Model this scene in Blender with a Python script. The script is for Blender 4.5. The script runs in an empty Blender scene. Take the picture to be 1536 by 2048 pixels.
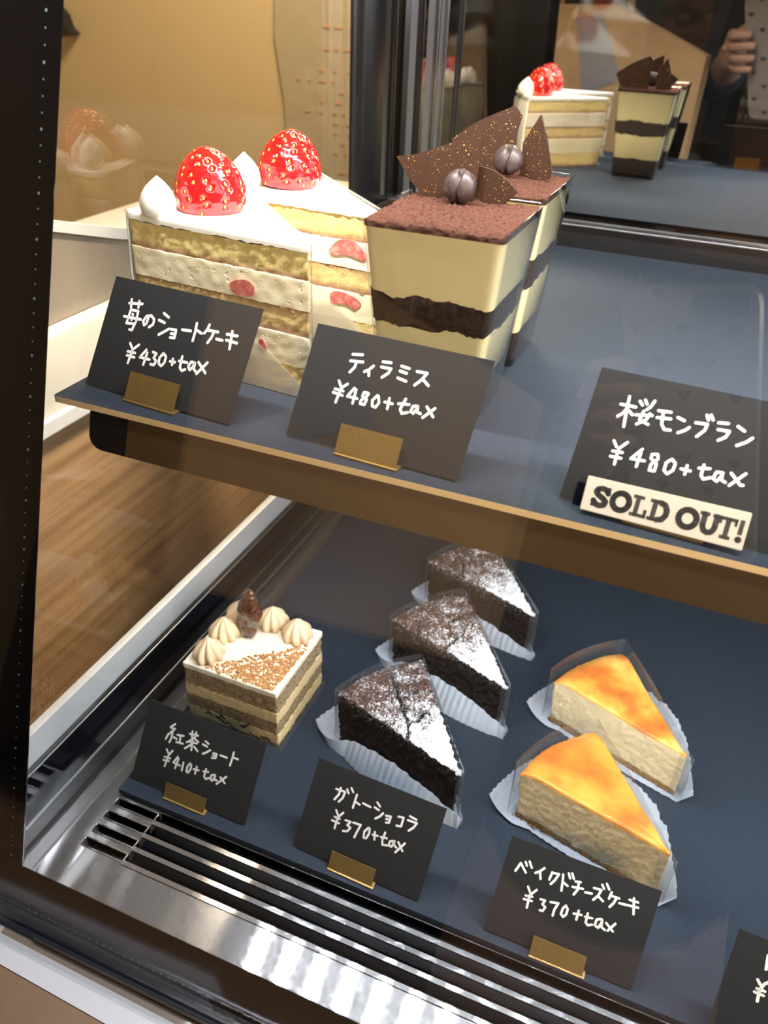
import bpy, bmesh, math, random
from mathutils import Vector, Matrix, noise
random.seed(7)
S = 0.00086          # metres per unit used below
ZB = 1160.0          # height of the upper shelf above the shop floor, same units
scene = bpy.context.scene
COL = scene.collection
PI = math.pi

# ---------------------------------------------------------------- camera
cd = bpy.data.cameras.new('camera')
cam = bpy.data.objects.new('camera', cd)
COL.objects.link(cam)
scene.camera = cam
cd.sensor_fit = 'AUTO'
cd.sensor_width = 4.8
cd.lens = 4.8 * 1632.54 / 2048
cd.clip_start = 0.001
cd.dof.use_dof = True
cd.dof.aperture_fstop = 1.9
cd.dof.focus_distance = 440 * S
right = Vector((0.92261, 0.38398, 0.03669))
up = Vector((-0.23745, 0.49041, 0.83852))
back = Vector((0.30399, -0.78234, 0.54363))
cam.matrix_world = Matrix(((right.x, up.x, back.x, 0), (right.y, up.y, back.y, 0),
                           (right.z, up.z, back.z, (180 + ZB) * S), (0, 0, 0, 1)))

# ---------------------------------------------------------------- light and exposure
vs = scene.view_settings
scene.display_settings.display_device = 'sRGB'
vs.view_transform = 'Standard'
vs.look = 'None'
vs.exposure = 0.0
vs.gamma = 1.0
scene.cycles.max_bounces = 10
scene.cycles.transparent_max_bounces = 24
scene.cycles.glossy_bounces = 5
scene.cycles.diffuse_bounces = 4
scene.cycles.caustics_reflective = False
scene.cycles.caustics_refractive = False
scene.cycles.sample_clamp_indirect = 30.0
world = bpy.data.worlds.new('world')
scene.world = world
world.use_nodes = True
bg = world.node_tree.nodes['Background']
bg.inputs[0].default_value = (0.9, 0.78, 0.62, 1)
bg.inputs[1].default_value = 0.06


def P(x, y, z):
    return Vector((x * S, y * S, (z + ZB) * S))


def area(name, loc, target, sx, sy, power, color, spread=180):
    l = bpy.data.lights.new(name, 'AREA')
    l.shape = 'RECTANGLE'
    l.size = sx * S
    l.size_y = sy * S
    l.energy = power
    l.color = color
    l.spread = math.radians(spread)
    o = bpy.data.objects.new(name, l)
    COL.objects.link(o)
    o.location = P(*loc)
    d = P(*target) - P(*loc)
    o.rotation_euler = d.to_track_quat('-Z', 'X' if abs(d.normalized().z) > .9 and sx < sy else 'Y').to_euler()
    return o


# the case's top light bar, the shop window to the right, then four added fill lights
area('top_light_bar', (150, 318, 285), (150, 400, 0), 1000, 14, 9.0, (0.93, 0.97, 1.0))
area('shop_window', (1250, -250, 650), (-50, 400, 0), 700, 900, 6.0, (0.72, 0.86, 1.0))
area('warm_front_fill', (430, -720, 560), (-60, 380, -150), 700, 320, 5.4, (1.0, 0.82, 0.58), 110)  # added warm fill for the cake fronts, no real lamp there
area('ochre_wall_fill', (-380, 1180, 900), (-850, 1250, -150), 400, 300, 23.0, (1.0, 0.86, 0.64))  # added fill that brightens the ochre wall
area('wood_panel_fill', (0, 960, 820), (-481, 480, -290), 120, 120, 2.4, (1.0, 0.84, 0.62), 42)  # added narrow fill aimed at the side counter's wood
area('right_front_fill', (1660, -250, 80), (-50, 380, -200), 700, 600, 9.0, (0.9, 0.93, 1.0))  # added fill from the right for the lower shelf fronts

# ---------------------------------------------------------------- materials


class NT:
    def __init__(self, name):
        self.m = bpy.data.materials.new(name)
        self.m.use_nodes = True
        self.t = self.m.node_tree
        self.t.nodes.clear()
        self.out = self.n('ShaderNodeOutputMaterial')
        self._c = None

    def n(self, kind, **kw):
        x = self.t.nodes.new(kind)
        for k, v in kw.items():
            setattr(x, k, v)
        return x

    def l(self, a, b):
        self.t.links.new(a, b)

    def set(self, sock, v):
        if hasattr(v, 'is_output'):
            self.l(v, sock)
        elif isinstance(v, (tuple, list)) and len(v) == 3 and sock.type == 'RGBA':
            sock.default_value = (*v, 1)
        else:
            sock.default_value = v

    def coords(self):
        if self._c is None:
            tc = self.n('ShaderNodeTexCoord')
            mp = self.n('ShaderNodeMapping')
            mp.inputs['Scale'].default_value = (1 / S, 1 / S, 1 / S)
            self.l(tc.outputs['Object'], mp.inputs['Vector'])
            self._c = mp.outputs[0]
        return self._c

    def gen(self):
        return self.n('ShaderNodeTexCoord').outputs['Generated']

    def xyz(self, v):
        s = self.n('ShaderNodeSeparateXYZ')
        self.l(v, s.inputs[0])
        return s.outputs

    def noise(self, size, detail=4, rough=.6, stretch=None, w=0):
        t = self.n('ShaderNodeTexNoise', noise_dimensions='4D')
        v = self.coords()
        if stretch:
            mp = self.n('ShaderNodeMapping')
            mp.inputs['Scale'].default_value = stretch
            self.l(v, mp.inputs['Vector'])
            v = mp.outputs[0]
        self.l(v, t.inputs['Vector'])
        t.inputs['W'].default_value = w
        t.inputs['Scale'].default_value = 1 / size
        t.inputs['Detail'].default_value = detail
        t.inputs['Roughness'].default_value = rough
        return t.outputs[0]

    def voro(self, size):
        t = self.n('ShaderNodeTexVoronoi')
        self.l(self.coords(), t.inputs['Vector'])
        t.inputs['Scale'].default_value = 1 / size
        return t.outputs

    def math(self, op, a, b=0.0, clamp=False):
        m = self.n('ShaderNodeMath', operation=op, use_clamp=clamp)
        self.set(m.inputs[0], a)
        self.set(m.inputs[1], b)
        return m.outputs[0]

    def ramp(self, f, stops, interp='LINEAR'):
        r = self.n('ShaderNodeValToRGB')
        r.color_ramp.interpolation = interp
        e = r.color_ramp.elements
        while len(e) < len(stops):
            e.new(0.5)
        for el, (p, c) in zip(e, stops):
            el.position = p
            el.color = (*c, 1) if not isinstance(c, (int, float)) else (c, c, c, 1)
        self.l(f, r.inputs[0])
        return r.outputs[0]

    def mix(self, f, a, b):
        m = self.n('ShaderNodeMix', data_type='RGBA')
        self.set(m.inputs[0], f)
        self.set(m.inputs[6], a)
        self.set(m.inputs[7], b)
        return m.outputs[2]

    def bump(self, h, strength=.5, dist=1.0):
        b = self.n('ShaderNodeBump')
        b.inputs['Strength'].default_value = strength
        b.inputs['Distance'].default_value = dist * S
        self.l(h, b.inputs['Height'])
        return b.outputs[0]

    def pbr(self, color, rough=.5, metal=0., normal=None, **kw):
        p = self.n('ShaderNodeBsdfPrincipled')
        self.set(p.inputs['Base Color'], color)
        self.set(p.inputs['Roughness'], rough)
        self.set(p.inputs['Metallic'], metal)
        if normal is not None:
            self.l(normal, p.inputs['Normal'])
        for k, v in kw.items():
            self.set(p.inputs[k.replace('_', ' ')], v)
        return p.outputs[0]

    def done(self, sh):
        self.l(sh, self.out.inputs['Surface'])
        return self.m


def plain(name, color, rough=.5, metal=0., var=.06, size=6., bump=0., **kw):
    t = NT(name)
    f = t.noise(size)
    c = t.mix(f, tuple(max(0, v * (1 - var)) for v in color), tuple(min(1, v * (1 + var)) for v in color))
    nm = t.bump(t.noise(size * .3), bump, .5) if bump else None
    return t.done(t.pbr(c, rough, metal, nm, **kw))


def glassy(name, tint=(1, 1, 1), f0=.04, gloss=0.0, milk=0.0, milkcol=(.8, .82, .85)):
    """thin clear sheet: lets light straight through, mirrors at its faces"""
    t = NT(name)
    g = t.n('ShaderNodeNewGeometry')
    d = t.n('ShaderNodeVectorMath', operation='DOT_PRODUCT')
    t.l(g.outputs['Normal'], d.inputs[0])
    t.l(g.outputs['Incoming'], d.inputs[1])
    c = t.math('SUBTRACT', 1.0, t.math('ABSOLUTE', d.outputs['Value']), True)
    fr = t.math('ADD', t.math('MULTIPLY', t.math('POWER', c, 5.0), 1 - f0), f0)
    tr = t.n('ShaderNodeBsdfTransparent')
    tr.inputs[0].default_value = (*tint, 1)
    base = tr.outputs[0]
    if milk:
        df = t.n('ShaderNodeBsdfDiffuse')
        df.inputs[0].default_value = (*milkcol, 1)
        tl = t.n('ShaderNodeBsdfTranslucent')
        tl.inputs[0].default_value = (*milkcol, 1)
        mm = t.n('ShaderNodeMixShader')
        mm.inputs[0].default_value = .45
        t.l(df.outputs[0], mm.inputs[1])
        t.l(tl.outputs[0], mm.inputs[2])
        m2 = t.n('ShaderNodeMixShader')
        m2.inputs[0].default_value = milk
        t.l(base, m2.inputs[1])
        t.l(mm.outputs[0], m2.inputs[2])
        base = m2.outputs[0]
    gl = t.n('ShaderNodeBsdfGlossy')
    gl.inputs['Roughness'].default_value = gloss
    ms = t.n('ShaderNodeMixShader')
    t.l(fr, ms.inputs[0])
    t.l(base, ms.inputs[1])
    t.l(gl.outputs[0], ms.inputs[2])
    return t.done(ms.outputs[0])


M = {}
M['glass'] = glassy('clear glass')
M['film'] = glassy('clear film', (.97, .975, .98), .05, .06, .035)
M['plastic'] = glassy('clear plastic cup', (.985, .99, .985), .045, .03)
M['paper_film'] = glassy('white glassine paper', (.8, .85, .92), .03, .4, .86, (.80, .85, .93))
M['wrap'] = glassy('translucent wrapping paper', (.93, .9, .84), .03, .3, .42, (.86, .82, .72))
M['black'] = plain('black frame', (.006, .005, .005), .35)
M['frit'] = plain('black printed glass border', (.004, .004, .007), .12)
M['gloss'] = plain('glossy black glass', (.004, .004, .006), .015)
M['dots'] = plain('grey dots', (.13, .17, .18), .5)
M['blacksatin'] = plain('black satin rail', (.008, .009, .013), .22)
M['aluminium'] = plain('brushed aluminium', (.42, .43, .46), .3, 1.0)
M['silver'] = plain('pale silver sill', (.62, .62, .6), .45, .3)
M['white'] = plain('white laminate', (.46, .43, .37), .5)
M['label'] = plain('white label strip', (.27, .255, .265), .6)
M['brown'] = plain('tan wood ledge', (.085, .042, .016), .55, var=.2)
M['grey'] = plain('satin grey', (.20, .17, .135), .4, 0)
M['mirrored_brown'] = plain('brown painted reflection', (.068, .040, .017), .3, .1, var=.05)  # base colour holds the brown room mirrored in the light cover
M['brass'] = plain('brushed brass', (.40, .255, .085), .38, .75, var=.18, size=3)
M['cardblack'] = plain('black card', (.0105, .0098, .0095), .85, var=.15, size=1.2, bump=.12)
M['chalk'] = plain('white paint marker', (.93, .91, .86), .6, var=.02)
M['ink'] = None
M['tan'] = plain('tan board edge', (.90, .66, .34), .7)
M['ochre'] = plain('ochre wall', (.62, .43, .20), .8, var=.05, size=60)
M['reflection'] = plain('beige painted reflection', (.46, .345, .19), .8, var=.12, size=40)  # beige of a blurred pane reflection, painted as a flat patch
M['orange'] = plain('orange reflected marks', (.60, .30, .12), .8)  # orange marks belonging to the same painted reflection
M['wallbrown'] = plain('brown shop wall', (.045, .029, .018), .8)
M['dark'] = plain('dark floor', (.02, .014, .01), .6)
M['cream'] = plain('whipped cream', (.90, .82, .63), .45, var=.03, size=3, bump=.15)
M['whitecream'] = plain('white cream top', (.92, .88, .77), .4, var=.02, size=4, bump=.08)
M['tearosette'] = plain('tea cream', (.82, .60, .36), .5, var=.05, size=2, bump=.1)
M['chocplate'] = None


def board_mat():
    t = NT('black paper board')
    n = t.noise(1.0, 3)
    c = t.ramp(n, [(.3, (.016, .023, .035)), (.7, (.027, .036, .052))])
    return t.done(t.pbr(c, .8, 0, t.bump(n, .2, .3), Specular_IOR_Level=.3))


def wood_mat(name, a, b, axis_stretch):
    t = NT(name)
    n = t.noise(9, 6, .7, axis_stretch)
    c = t.ramp(n, [(.38, a), (.62, b)])
    return t.done(t.pbr(c, .5))


def steel_mat():
    t = NT('brushed steel')
    n = t.noise(.6, 3, .6, (.03, 1, 1))
    c = t.mix(n, (.52, .51, .51), (.62, .60, .60))
    p = t.n('ShaderNodeBsdfPrincipled')
    t.l(c, p.inputs['Base Color'])
    p.inputs['Metallic'].default_value = 1
    t.l(t.ramp(n, [(.3, .115), (.7, .135)]), p.inputs['Roughness'])
    p.inputs['Anisotropic'].default_value = 1.0
    g = t.n('ShaderNodeCombineXYZ')            # brushed along x: highlights run across the brushing
    g.inputs[1].default_value = 1.0
    t.l(g.outputs[0], p.inputs['Tangent'])
    p2 = t.pbr(c, .52, 1.0, t.bump(n, .1, .3))
    m = t.n('ShaderNodeMixShader')
    m.inputs[0].default_value = .20
    t.l(p.outputs[0], m.inputs[1])
    t.l(p2, m.inputs[2])
    return t.done(m.outputs[0])


def mirror_mat():
    t = NT('smoked mirror')
    g = t.n('ShaderNodeBsdfGlossy')
    g.inputs['Roughness'].default_value = .0
    n = t.noise(40)
    t.l(t.ramp(n, [(.3, (.52, .53, .53)), (.7, (.56, .57, .57))]), g.inputs[0])
    d = t.n('ShaderNodeBsdfDiffuse')
    d.inputs[0].default_value = (.02, .017, .014, 1)
    m = t.n('ShaderNodeMixShader')
    m.inputs[0].default_value = .92
    t.l(d.outputs[0], m.inputs[1])
    t.l(g.outputs[0], m.inputs[2])
    return t.done(m.outputs[0])


def sponge_mat(name, mid, crust, lo, hi, speck=None):
    """crumb; lo/hi = thickness share of the darker crust at bottom and top of the layer"""
    t = NT(name)
    z = t.xyz(t.gen())[2]
    n1 = t.noise(5, 4)
    zz = t.math('ADD', z, t.math('MULTIPLY', t.math('SUBTRACT', n1, .5), .35))
    n2 = t.noise(2.2, 6, .75)
    m = t.mix(t.ramp(n2, [(.38, 0.), (.62, 1.)]), (mid[0] * .93, mid[1] * .86, mid[2] * .74), tuple(min(1, v * 1.12) for v in mid))
    cr = t.mix(n2, tuple(v * .75 for v in crust), crust)
    st = []
    if lo > 0:
        st += [(max(0.0, lo - .12), 1.), (min(.98, lo + .1), 0.)]
    else:
        st += [(0., 0.), (.02, 0.)]
    if hi < 1:
        st += [(hi - .1, 0.), (min(1, hi + .1), 1.)]
    c = t.mix(t.ramp(zz, st), m, cr)
    if speck:
        v = t.noise(1.5, 3, .6, w=3)
        c = t.mix(t.ramp(v, [(.54, 0.), (.64, 1.)]), c, speck)
    return t.done(t.pbr(c, .8, 0, t.bump(t.noise(1.6, 6, .8), .9, 1.2)))


def creamfill_mat(name, col, pits=.6, tint=None):
    t = NT(name)
    n = t.noise(7, 4)
    c = t.mix(n, tuple(v * .93 for v in col), col)
    if tint:
        c = t.mix(t.ramp(t.noise(11, 3, w=5), [(.58, 0.), (.72, .55)]), c, tint)
    h = t.ramp(t.noise(3.2, 3, .55), [(.30, 0.), (.40, 1.)])
    return t.done(t.pbr(c, .5, 0, t.bump(h, pits, .9)))


def straw_mat():
    t = NT('strawberry skin')
    n = t.noise(9, 3)
    z = t.xyz(t.gen())[2]
    c = t.ramp(z, [(0., (.50, .03, .04)), (.25, (.42, .008, .01)), (1., (.46, .012, .006))])
    c = t.mix(t.ramp(n, [(.4, 0.), (.7, .35)]), c, (.26, .002, .005))
    return t.done(t.pbr(c, .16, Coat_Weight=.6, Coat_Roughness=.05))


def berry_slice_mat():
    t = NT('cut strawberry')
    c = t.ramp(t.noise(3.5, 4), [(.3, (.50, .06, .07)), (.55, (.66, .2, .16)), (.75, (.8, .5, .4))])
    return t.done(t.pbr(c, .35))


def cocoa_mat():
    t = NT('cocoa powder')
    n = t.noise(1.9, 6, .8)
    c = t.ramp(n, [(.38, (.04, .012, .007)), (.48, (.15, .060, .038)), (.7, (.22, .092, .060))])
    return t.done(t.pbr(c, .95, 0, t.bump(n, 1.0, 2.6), Specular_IOR_Level=.1))


def choc_mat():
    t = NT('dark chocolate with gold flecks')
    base = t.mix(t.noise(8), (.030, .0125, .006), (.045, .019, .010))
    v = t.noise(.8, 2, .4)
    cl = t.noise(7, 2, .5, w=2)
    f = t.math('MULTIPLY', t.ramp(v, [(.655, 0.), (.69, 1.)]), t.ramp(cl, [(.40, 0.), (.52, 1.)]))
    c = t.mix(f, base, (.85, .55, .16))
    return t.done(t.pbr(c, .42, t.math('MULTIPLY', f, .7), Specular_IOR_Level=.3))


def gateau_mats():
    t = NT('chocolate crust with sugar')
    n = t.noise(1.6, 5, .7)
    base = t.ramp(n, [(.3, (.028, .012, .008)), (.7, (.105, .05, .03))])
    x = t.xyz(t.coords())
    r = t.math('SQRT', t.math('ADD', t.math('MULTIPLY', x[0], x[0]), t.math('MULTIPLY', x[1], x[1])))
    dens = t.ramp(t.math('DIVIDE', t.math('ADD', r, t.math('MULTIPLY', t.noise(14, 3), 26)), 120),
                  [(.10, .44), (.34, .29), (.50, .16), (.70, .09), (1., .07)])
    s = t.noise(1.5, 5, .85, w=1)
    big = t.math('MULTIPLY', t.math('SUBTRACT', t.noise(9, 2, .5, w=6), .5), .35)
    f = t.ramp(t.math('ADD', t.math('ADD', s, big), dens), [(.60, 0.), (.70, 1.)])
    c = t.mix(f, base, (.86, .87, .90))
    top = t.done(t.pbr(c, .85, 0, t.bump(n, .5, 1.2)))
    t = NT('chocolate cake side')
    n = t.noise(3.2, 6, .8)
    base = t.ramp(n, [(.3, (.010, .006, .005)), (.7, (.036, .020, .015))])
    z = t.xyz(t.coords())[2]
    near = t.ramp(t.math('DIVIDE', z, 50), [(.45, 0.), (.95, .20)])
    s = t.noise(1.1, 4, .8, w=4)
    f = t.ramp(t.math('ADD', s, near), [(.70, 0.), (.78, 1.)])
    c = t.mix(f, base, (.6, .6, .62))
    side = t.done(t.pbr(c, .7, 0, t.bump(n, 1., 2.5), Specular_IOR_Level=.25))
    return top, side


def cheese_mats(k):
    t = NT('baked cheesecake top')
    n = t.noise(26, 3, .5, w=k)
    c = t.ramp(n, [(.30 if k > 3 else .20, (.92, .58, .17)), (.43 if k > 3 else .33, (.86, .36, .055)), (.56 if k > 3 else .55, (.66, .19, .028)), (.74, (.34, .075, .018))])
    n2 = t.noise(9, 3, .5, w=k + 2)
    c = t.mix(t.ramp(n2, [(.62, 0.), (.78, .7)]), c, (.40, .10, .02))
    top = t.done(t.pbr(c, .36, 0, t.bump(t.noise(9, 3), .12, 2), Coat_Weight=.15))
    t = NT('cheesecake body')
    z = t.xyz(t.coords())[2]
    n = t.noise(2.4, 5, .7)
    c = t.mix(n, (.78, .60, .32), (.92, .80, .53))
    zz = t.math('ADD', t.math('DIVIDE', z, 46), t.math('MULTIPLY', t.math('SUBTRACT', t.noise(6), .5), .12))
    c = t.mix(t.ramp(zz, [(.85, 0.), (.96, .85)]), c, (.72, .36, .06))
    h = t.ramp(t.noise(2.6, 4, .65), [(.3, 0.), (.48, 1.)])
    side = t.done(t.pbr(c, .55, 0, t.bump(h, .5, 1.0)))
    return top, side


def biscuit_mat():
    t = NT('biscuit base')
    n = t.noise(1.3, 5, .75)
    c = t.ramp(n, [(.3, (.16, .07, .02)), (.55, (.45, .24, .08)), (.75, (.68, .42, .17))])
    return t.done(t.pbr(c, .8, 0, t.bump(n, 1., 1.4)))


def crumb_mat():
    t = NT('caramel praline crumb')
    c = t.ramp(t.noise(1.1, 3), [(.3, (.22, .07, .015)), (.5, (.50, .22, .06)), (.72, (.80, .52, .22))])
    return t.done(t.pbr(c, .45))


def pecan_mat():
    t = NT('glazed pecan')
    n = t.noise(2.5, 4)
    c = t.ramp(n, [(.35, (.03, .008, .003)), (.65, (.14, .045, .012))])
    return t.done(t.pbr(c, .12, 0, t.bump(n, .6, 1.5), Coat_Weight=1.0, Coat_Roughness=.04))


def bean_mat():
    t = NT('pearl chocolate bean')
    n = t.noise(3.0, 4)
    c = t.ramp(n, [(.3, (.03, .015, .011)), (.7, (.075, .048, .042))])
    return t.done(t.pbr(c, .42, .1, t.bump(t.noise(1.0), .15, .4)))


def soaked_mat():
    t = NT('coffee soaked sponge')
    n = t.noise(2.4, 6, .8)
    c = t.ramp(n, [(.35, (.012, .006, .003)), (.52, (.045, .02, .008)), (.72, (.15, .065, .018))])
    return t.done(t.pbr(c, .7, 0, t.bump(n, .9, 1.4)))


def stamp_mat():
    t = NT('black stamp ink')
    c = t.ramp(t.noise(1.0, 4, .7, (1, 1, .3)), [(.35, (.012, .011, .010)), (.66, (.06, .05, .04)), (.78, (.3, .27, .22))])
    return t.done(t.pbr(c, .8))


def emit_mat(name, col, strength):
    t = NT(name)
    e = t.n('ShaderNodeEmission')
    e.inputs[0].default_value = (*col, 1)
    e.inputs[1].default_value = strength
    return t.done(e.outputs[0])


M['board'] = board_mat()
M['steel'] = steel_mat()
M['mirror'] = mirror_mat()
M['wood'] = wood_mat('walnut panel', (.17, .095, .04), (.30, .18, .085), (1, .03, 1))
M['sponge'] = sponge_mat('yellow sponge', (.93, .72, .29), (.55, .29, .13), .2, 1)
M['sponge2'] = sponge_mat('yellow sponge both crusts', (.88, .66, .27), (.52, .28, .13), .25, .8)
M['teasponge'] = sponge_mat('tea sponge', (.42, .30, .165), (.36, .25, .14), 0, 1, (.07, .045, .03))
M['creamfill'] = creamfill_mat('cream filling', (.92, .82, .55))
M['creamfill2'] = creamfill_mat('pink tinted filling', (.92, .82, .64), .4, (.72, .38, .36))
M['teafill'] = creamfill_mat('tea cream filling', (.84, .63, .33), .2)
M['teajam'] = creamfill_mat('tea cream with chocolate streaks', (.86, .66, .33), .2)
M['mascarpone'] = creamfill_mat('mascarpone', (.97, .82, .45), .05)
M['straw'] = straw_mat()
M['seed'] = plain('strawberry seed', (.80, .46, .10), .3)
M['slice'] = berry_slice_mat()
M['cocoa'] = cocoa_mat()
M['chocplate'] = choc_mat()
M['gtop'], M['gside'] = gateau_mats()
M['c1top'], M['cside'] = cheese_mats(1.0)
M['c2top'] = cheese_mats(7.3)[0]
M['biscuit'] = biscuit_mat()
M['crumb'] = crumb_mat()
M['pecan'] = pecan_mat()
M['bean'] = bean_mat()
M['soaked'] = soaked_mat()
M['ink'] = stamp_mat()
M['led'] = emit_mat('light chip', (.86, .93, 1.0), 1500)
M['signwhite'] = plain('ivory plate', (.60, .54, .43), .45)

# ---------------------------------------------------------------- geometry helpers


def thing(name, label, cat, o, group=None, kind=None):
    e = bpy.data.objects.new(name, None)
    e.empty_display_size = .01
    COL.objects.link(e)
    e.location = P(*o)
    e['label'] = label
    e['category'] = cat
    if group:
        e['group'] = group
    if kind:
        e['kind'] = kind
    e['o'] = tuple(o)
    return e


def origin(e):
    while e is not None:
        if 'o' in e:
            return e['o']
        e = e.parent
    return (0, 0, 0)


def link(name, bm, mats, parent=None, label=None, smooth=False, kind=None, cat=None, group=None, o=None):
    """bm is in global units; becomes one mesh object"""
    if o is None:
        o = tuple(origin(parent)) if parent is not None else (0, 0, 0)
    bmesh.ops.recalc_face_normals(bm, faces=bm.faces)
    for v in bm.verts:
        v.co = Vector(((v.co.x - o[0]) * S, (v.co.y - o[1]) * S, (v.co.z - o[2]) * S))
    me = bpy.data.meshes.new(name)
    bm.to_mesh(me)
    bm.free()
    for m in (mats if isinstance(mats, (list, tuple)) else [mats]):
        me.materials.append(m)
    if smooth:
        me.polygons.foreach_set('use_smooth', [True] * len(me.polygons))
        if smooth != 'all':
            try:
                me.set_sharp_from_angle(angle=math.radians(smooth if smooth is not True else 40))
            except Exception:
                pass
    ob = bpy.data.objects.new(name, me)
    COL.objects.link(ob)
    if parent is not None:
        ob.parent = parent
    else:
        ob.location = P(*o)
    if label:
        ob['label'] = label
    if cat:
        ob['category'] = cat
    if group:
        ob['group'] = group
    if kind:
        ob['kind'] = kind
    return ob


def BM():
    return bmesh.new()


def box(bm, x0, x1, y0, y1, z0, z1, mi=0, bev=0):
    v = [bm.verts.new(p) for p in ((x0, y0, z0), (x1, y0, z0), (x1, y1, z0), (x0, y1, z0),
                                   (x0, y0, z1), (x1, y0, z1), (x1, y1, z1), (x0, y1, z1))]
    fs = [bm.faces.new([v[i] for i in f]) for f in ((3, 2, 1, 0), (4, 5, 6, 7), (0, 1, 5, 4), (1, 2, 6, 5), (2, 3, 7, 6), (3, 0, 4, 7))]
    for f in fs:
        f.material_index = mi
    if bev:
        es = list({e for f in fs for e in f.edges})
        bmesh.ops.bevel(bm, geom=es, offset=bev, segments=2, affect='EDGES', profile=.6)
    return v


def slab(bm, pts, off, mi=0):
    """closed solid from a planar 3D polygon and its copy moved by off"""
    a = [bm.verts.new(p) for p in pts]
    b = [bm.verts.new(Vector(p) + Vector(off)) for p in pts]
    n = len(pts)
    fs = [bm.faces.new(a[::-1]), bm.faces.new(b)]
    for i in range(n):
        fs.append(bm.faces.new((a[i], a[(i + 1) % n], b[(i + 1) % n], b[i])))
    for f in fs:
        f.material_index = mi
    return fs


def extrude_x(bm, prof, x0, x1, mi=0):
    slab(bm, [(x0, y, z) for y, z in prof], (x1 - x0, 0, 0), mi)


def extrude_y(bm, prof, y0, y1, mi=0):
    slab(bm, [(x, y0, z) for x, z in prof], (0, y1 - y0, 0), mi)


def rounded(pts, r, ds):
    """closed outline with rounded corners, resampled about every ds"""
    out = []
    n = len(pts)
    rr = r if isinstance(r, (list, tuple)) else [r] * n
    for i in range(n):
        p0, p1, p2 = Vector(pts[i - 1]), Vector(pts[i]), Vector(pts[(i + 1) % n])
        a, b = (p0 - p1), (p2 - p1)
        q = min(rr[i], a.length * .45, b.length * .45)
        if q < 1e-6 or a.normalized().dot(b.normalized()) < -.985:
            out.append(p1)
            continue
        s, e = p1 + a.normalized() * q, p1 + b.normalized() * q
        for k in range(5):
            t = k / 4
            out.append((1 - t) ** 2 * s + 2 * t * (1 - t) * p1 + t * t * e)
    res = []
    m = len(out)
    for i in range(m):
        a, b = out[i], out[(i + 1) % m]
        k = max(1, int(round((b - a).length / ds)))
        for j in range(k):
            res.append(a.lerp(b, j / k))
    return res


def wedge_outline(tip, r, aL, aR, ds=2.0, tipr=2.0, cr=3.0, grow=0.0):
    """cake wedge, counter-clockwise; angles in degrees; grow widens it all round"""
    tx, ty = tip
    am, h = math.radians((aL + aR) / 2), math.radians(abs(aL - aR) / 2)
    if grow:
        tx -= math.cos(am) * grow / math.sin(h)
        ty -= math.sin(am) * grow / math.sin(h)
        r = r + grow + grow / math.sin(h)
        # keep the arc about the old tip
    lo, hi = min(aL, aR), max(aL, aR)
    pts = [(tx, ty)]
    for k in range(13):
        a = math.radians(lo + (hi - lo) * k / 12)
        pts.append((tx + r * math.cos(a), ty + r * math.sin(a)))
    rr = [tipr + grow] + [cr] + [0] * 11 + [cr]
    return rounded(pts, rr, ds)


def val(f, x, y):
    return f(x, y) if callable(f) else f


def offset_outline(ol, d):
    n = len(ol)
    res = []
    for i in range(n):
        t = (ol[(i + 1) % n] - ol[i - 1])
        t.normalize()
        res.append(Vector((ol[i].x - t.y * d, ol[i].y + t.x * d)))
    return res


def prism(ol, zb, zt, lev=1, rings=1, edge=0.0, top=None, tmi=0, taper=0.0, bm=None, capcenter=None):
    """solid over a counter-clockwise outline; top(x,y) is added to the lid"""
    bm = bm or BM()
    n = len(ol)
    cx = sum(p.x for p in ol) / n
    cy = sum(p.y for p in ol) / n
    if capcenter:
        cx, cy = capcenter
    loops = []
    for k in range(lev + 1):
        f = k / lev
        L = []
        for p in ol:
            b, t = val(zb, p.x, p.y), val(zt, p.x, p.y) - edge + (top(p.x, p.y) if top else 0)
            s = 1 + taper * (f - .5)
            L.append(bm.verts.new((cx + (p.x - cx) * s, cy + (p.y - cy) * s, b + (t - b) * f)))
        loops.append(L)
    cur = ol
    side_n = lev
    if edge:
        for k in range(1, 4):
            a = k / 3 * PI / 2
            cur = offset_outline(ol, edge * (1 - math.cos(a)))
            loops.append([bm.verts.new((p.x, p.y, val(zt, p.x, p.y) - edge + edge * math.sin(a) + (top(p.x, p.y) if top else 0))) for p in cur])
    for k in range(1, rings):
        s = 1 - k / rings
        L = []
        for p in cur:
            x, y = cx + (p.x - cx) * s, cy + (p.y - cy) * s
            L.append(bm.verts.new((x, y, val(zt, x, y) + (top(x, y) if top else 0))))
        loops.append(L)
    for k in range(len(loops) - 1):
        A, B = loops[k], loops[k + 1]
        for i in range(n):
            j = (i + 1) % n
            f = bm.faces.new((A[i], A[j], B[j], B[i]))
            f.material_index = tmi if k >= side_n else 0
    c = bm.verts.new((cx, cy, val(zt, cx, cy) + (top(cx, cy) if top else 0)))
    for i in range(n):
        f = bm.faces.new((loops[-1][i], loops[-1][(i + 1) % n], c))
        f.material_index = tmi
    bm.faces.new(loops[0][::-1])
    return bm


def roughen(bm, amp, size, seed=0, only=None):
    bm.normal_update()
    mv = []
    for v in bm.verts:
        if only and not only(v):
            continue
        q = v.co / size + Vector((seed * 13.1, seed * 7.7, seed * 3.3))
        mv.append((v, v.normal * (noise.fractal(q, 1.0, 2.0, 3) * amp)))
    for v, d in mv:
        v.co += d
    return bm


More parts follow.
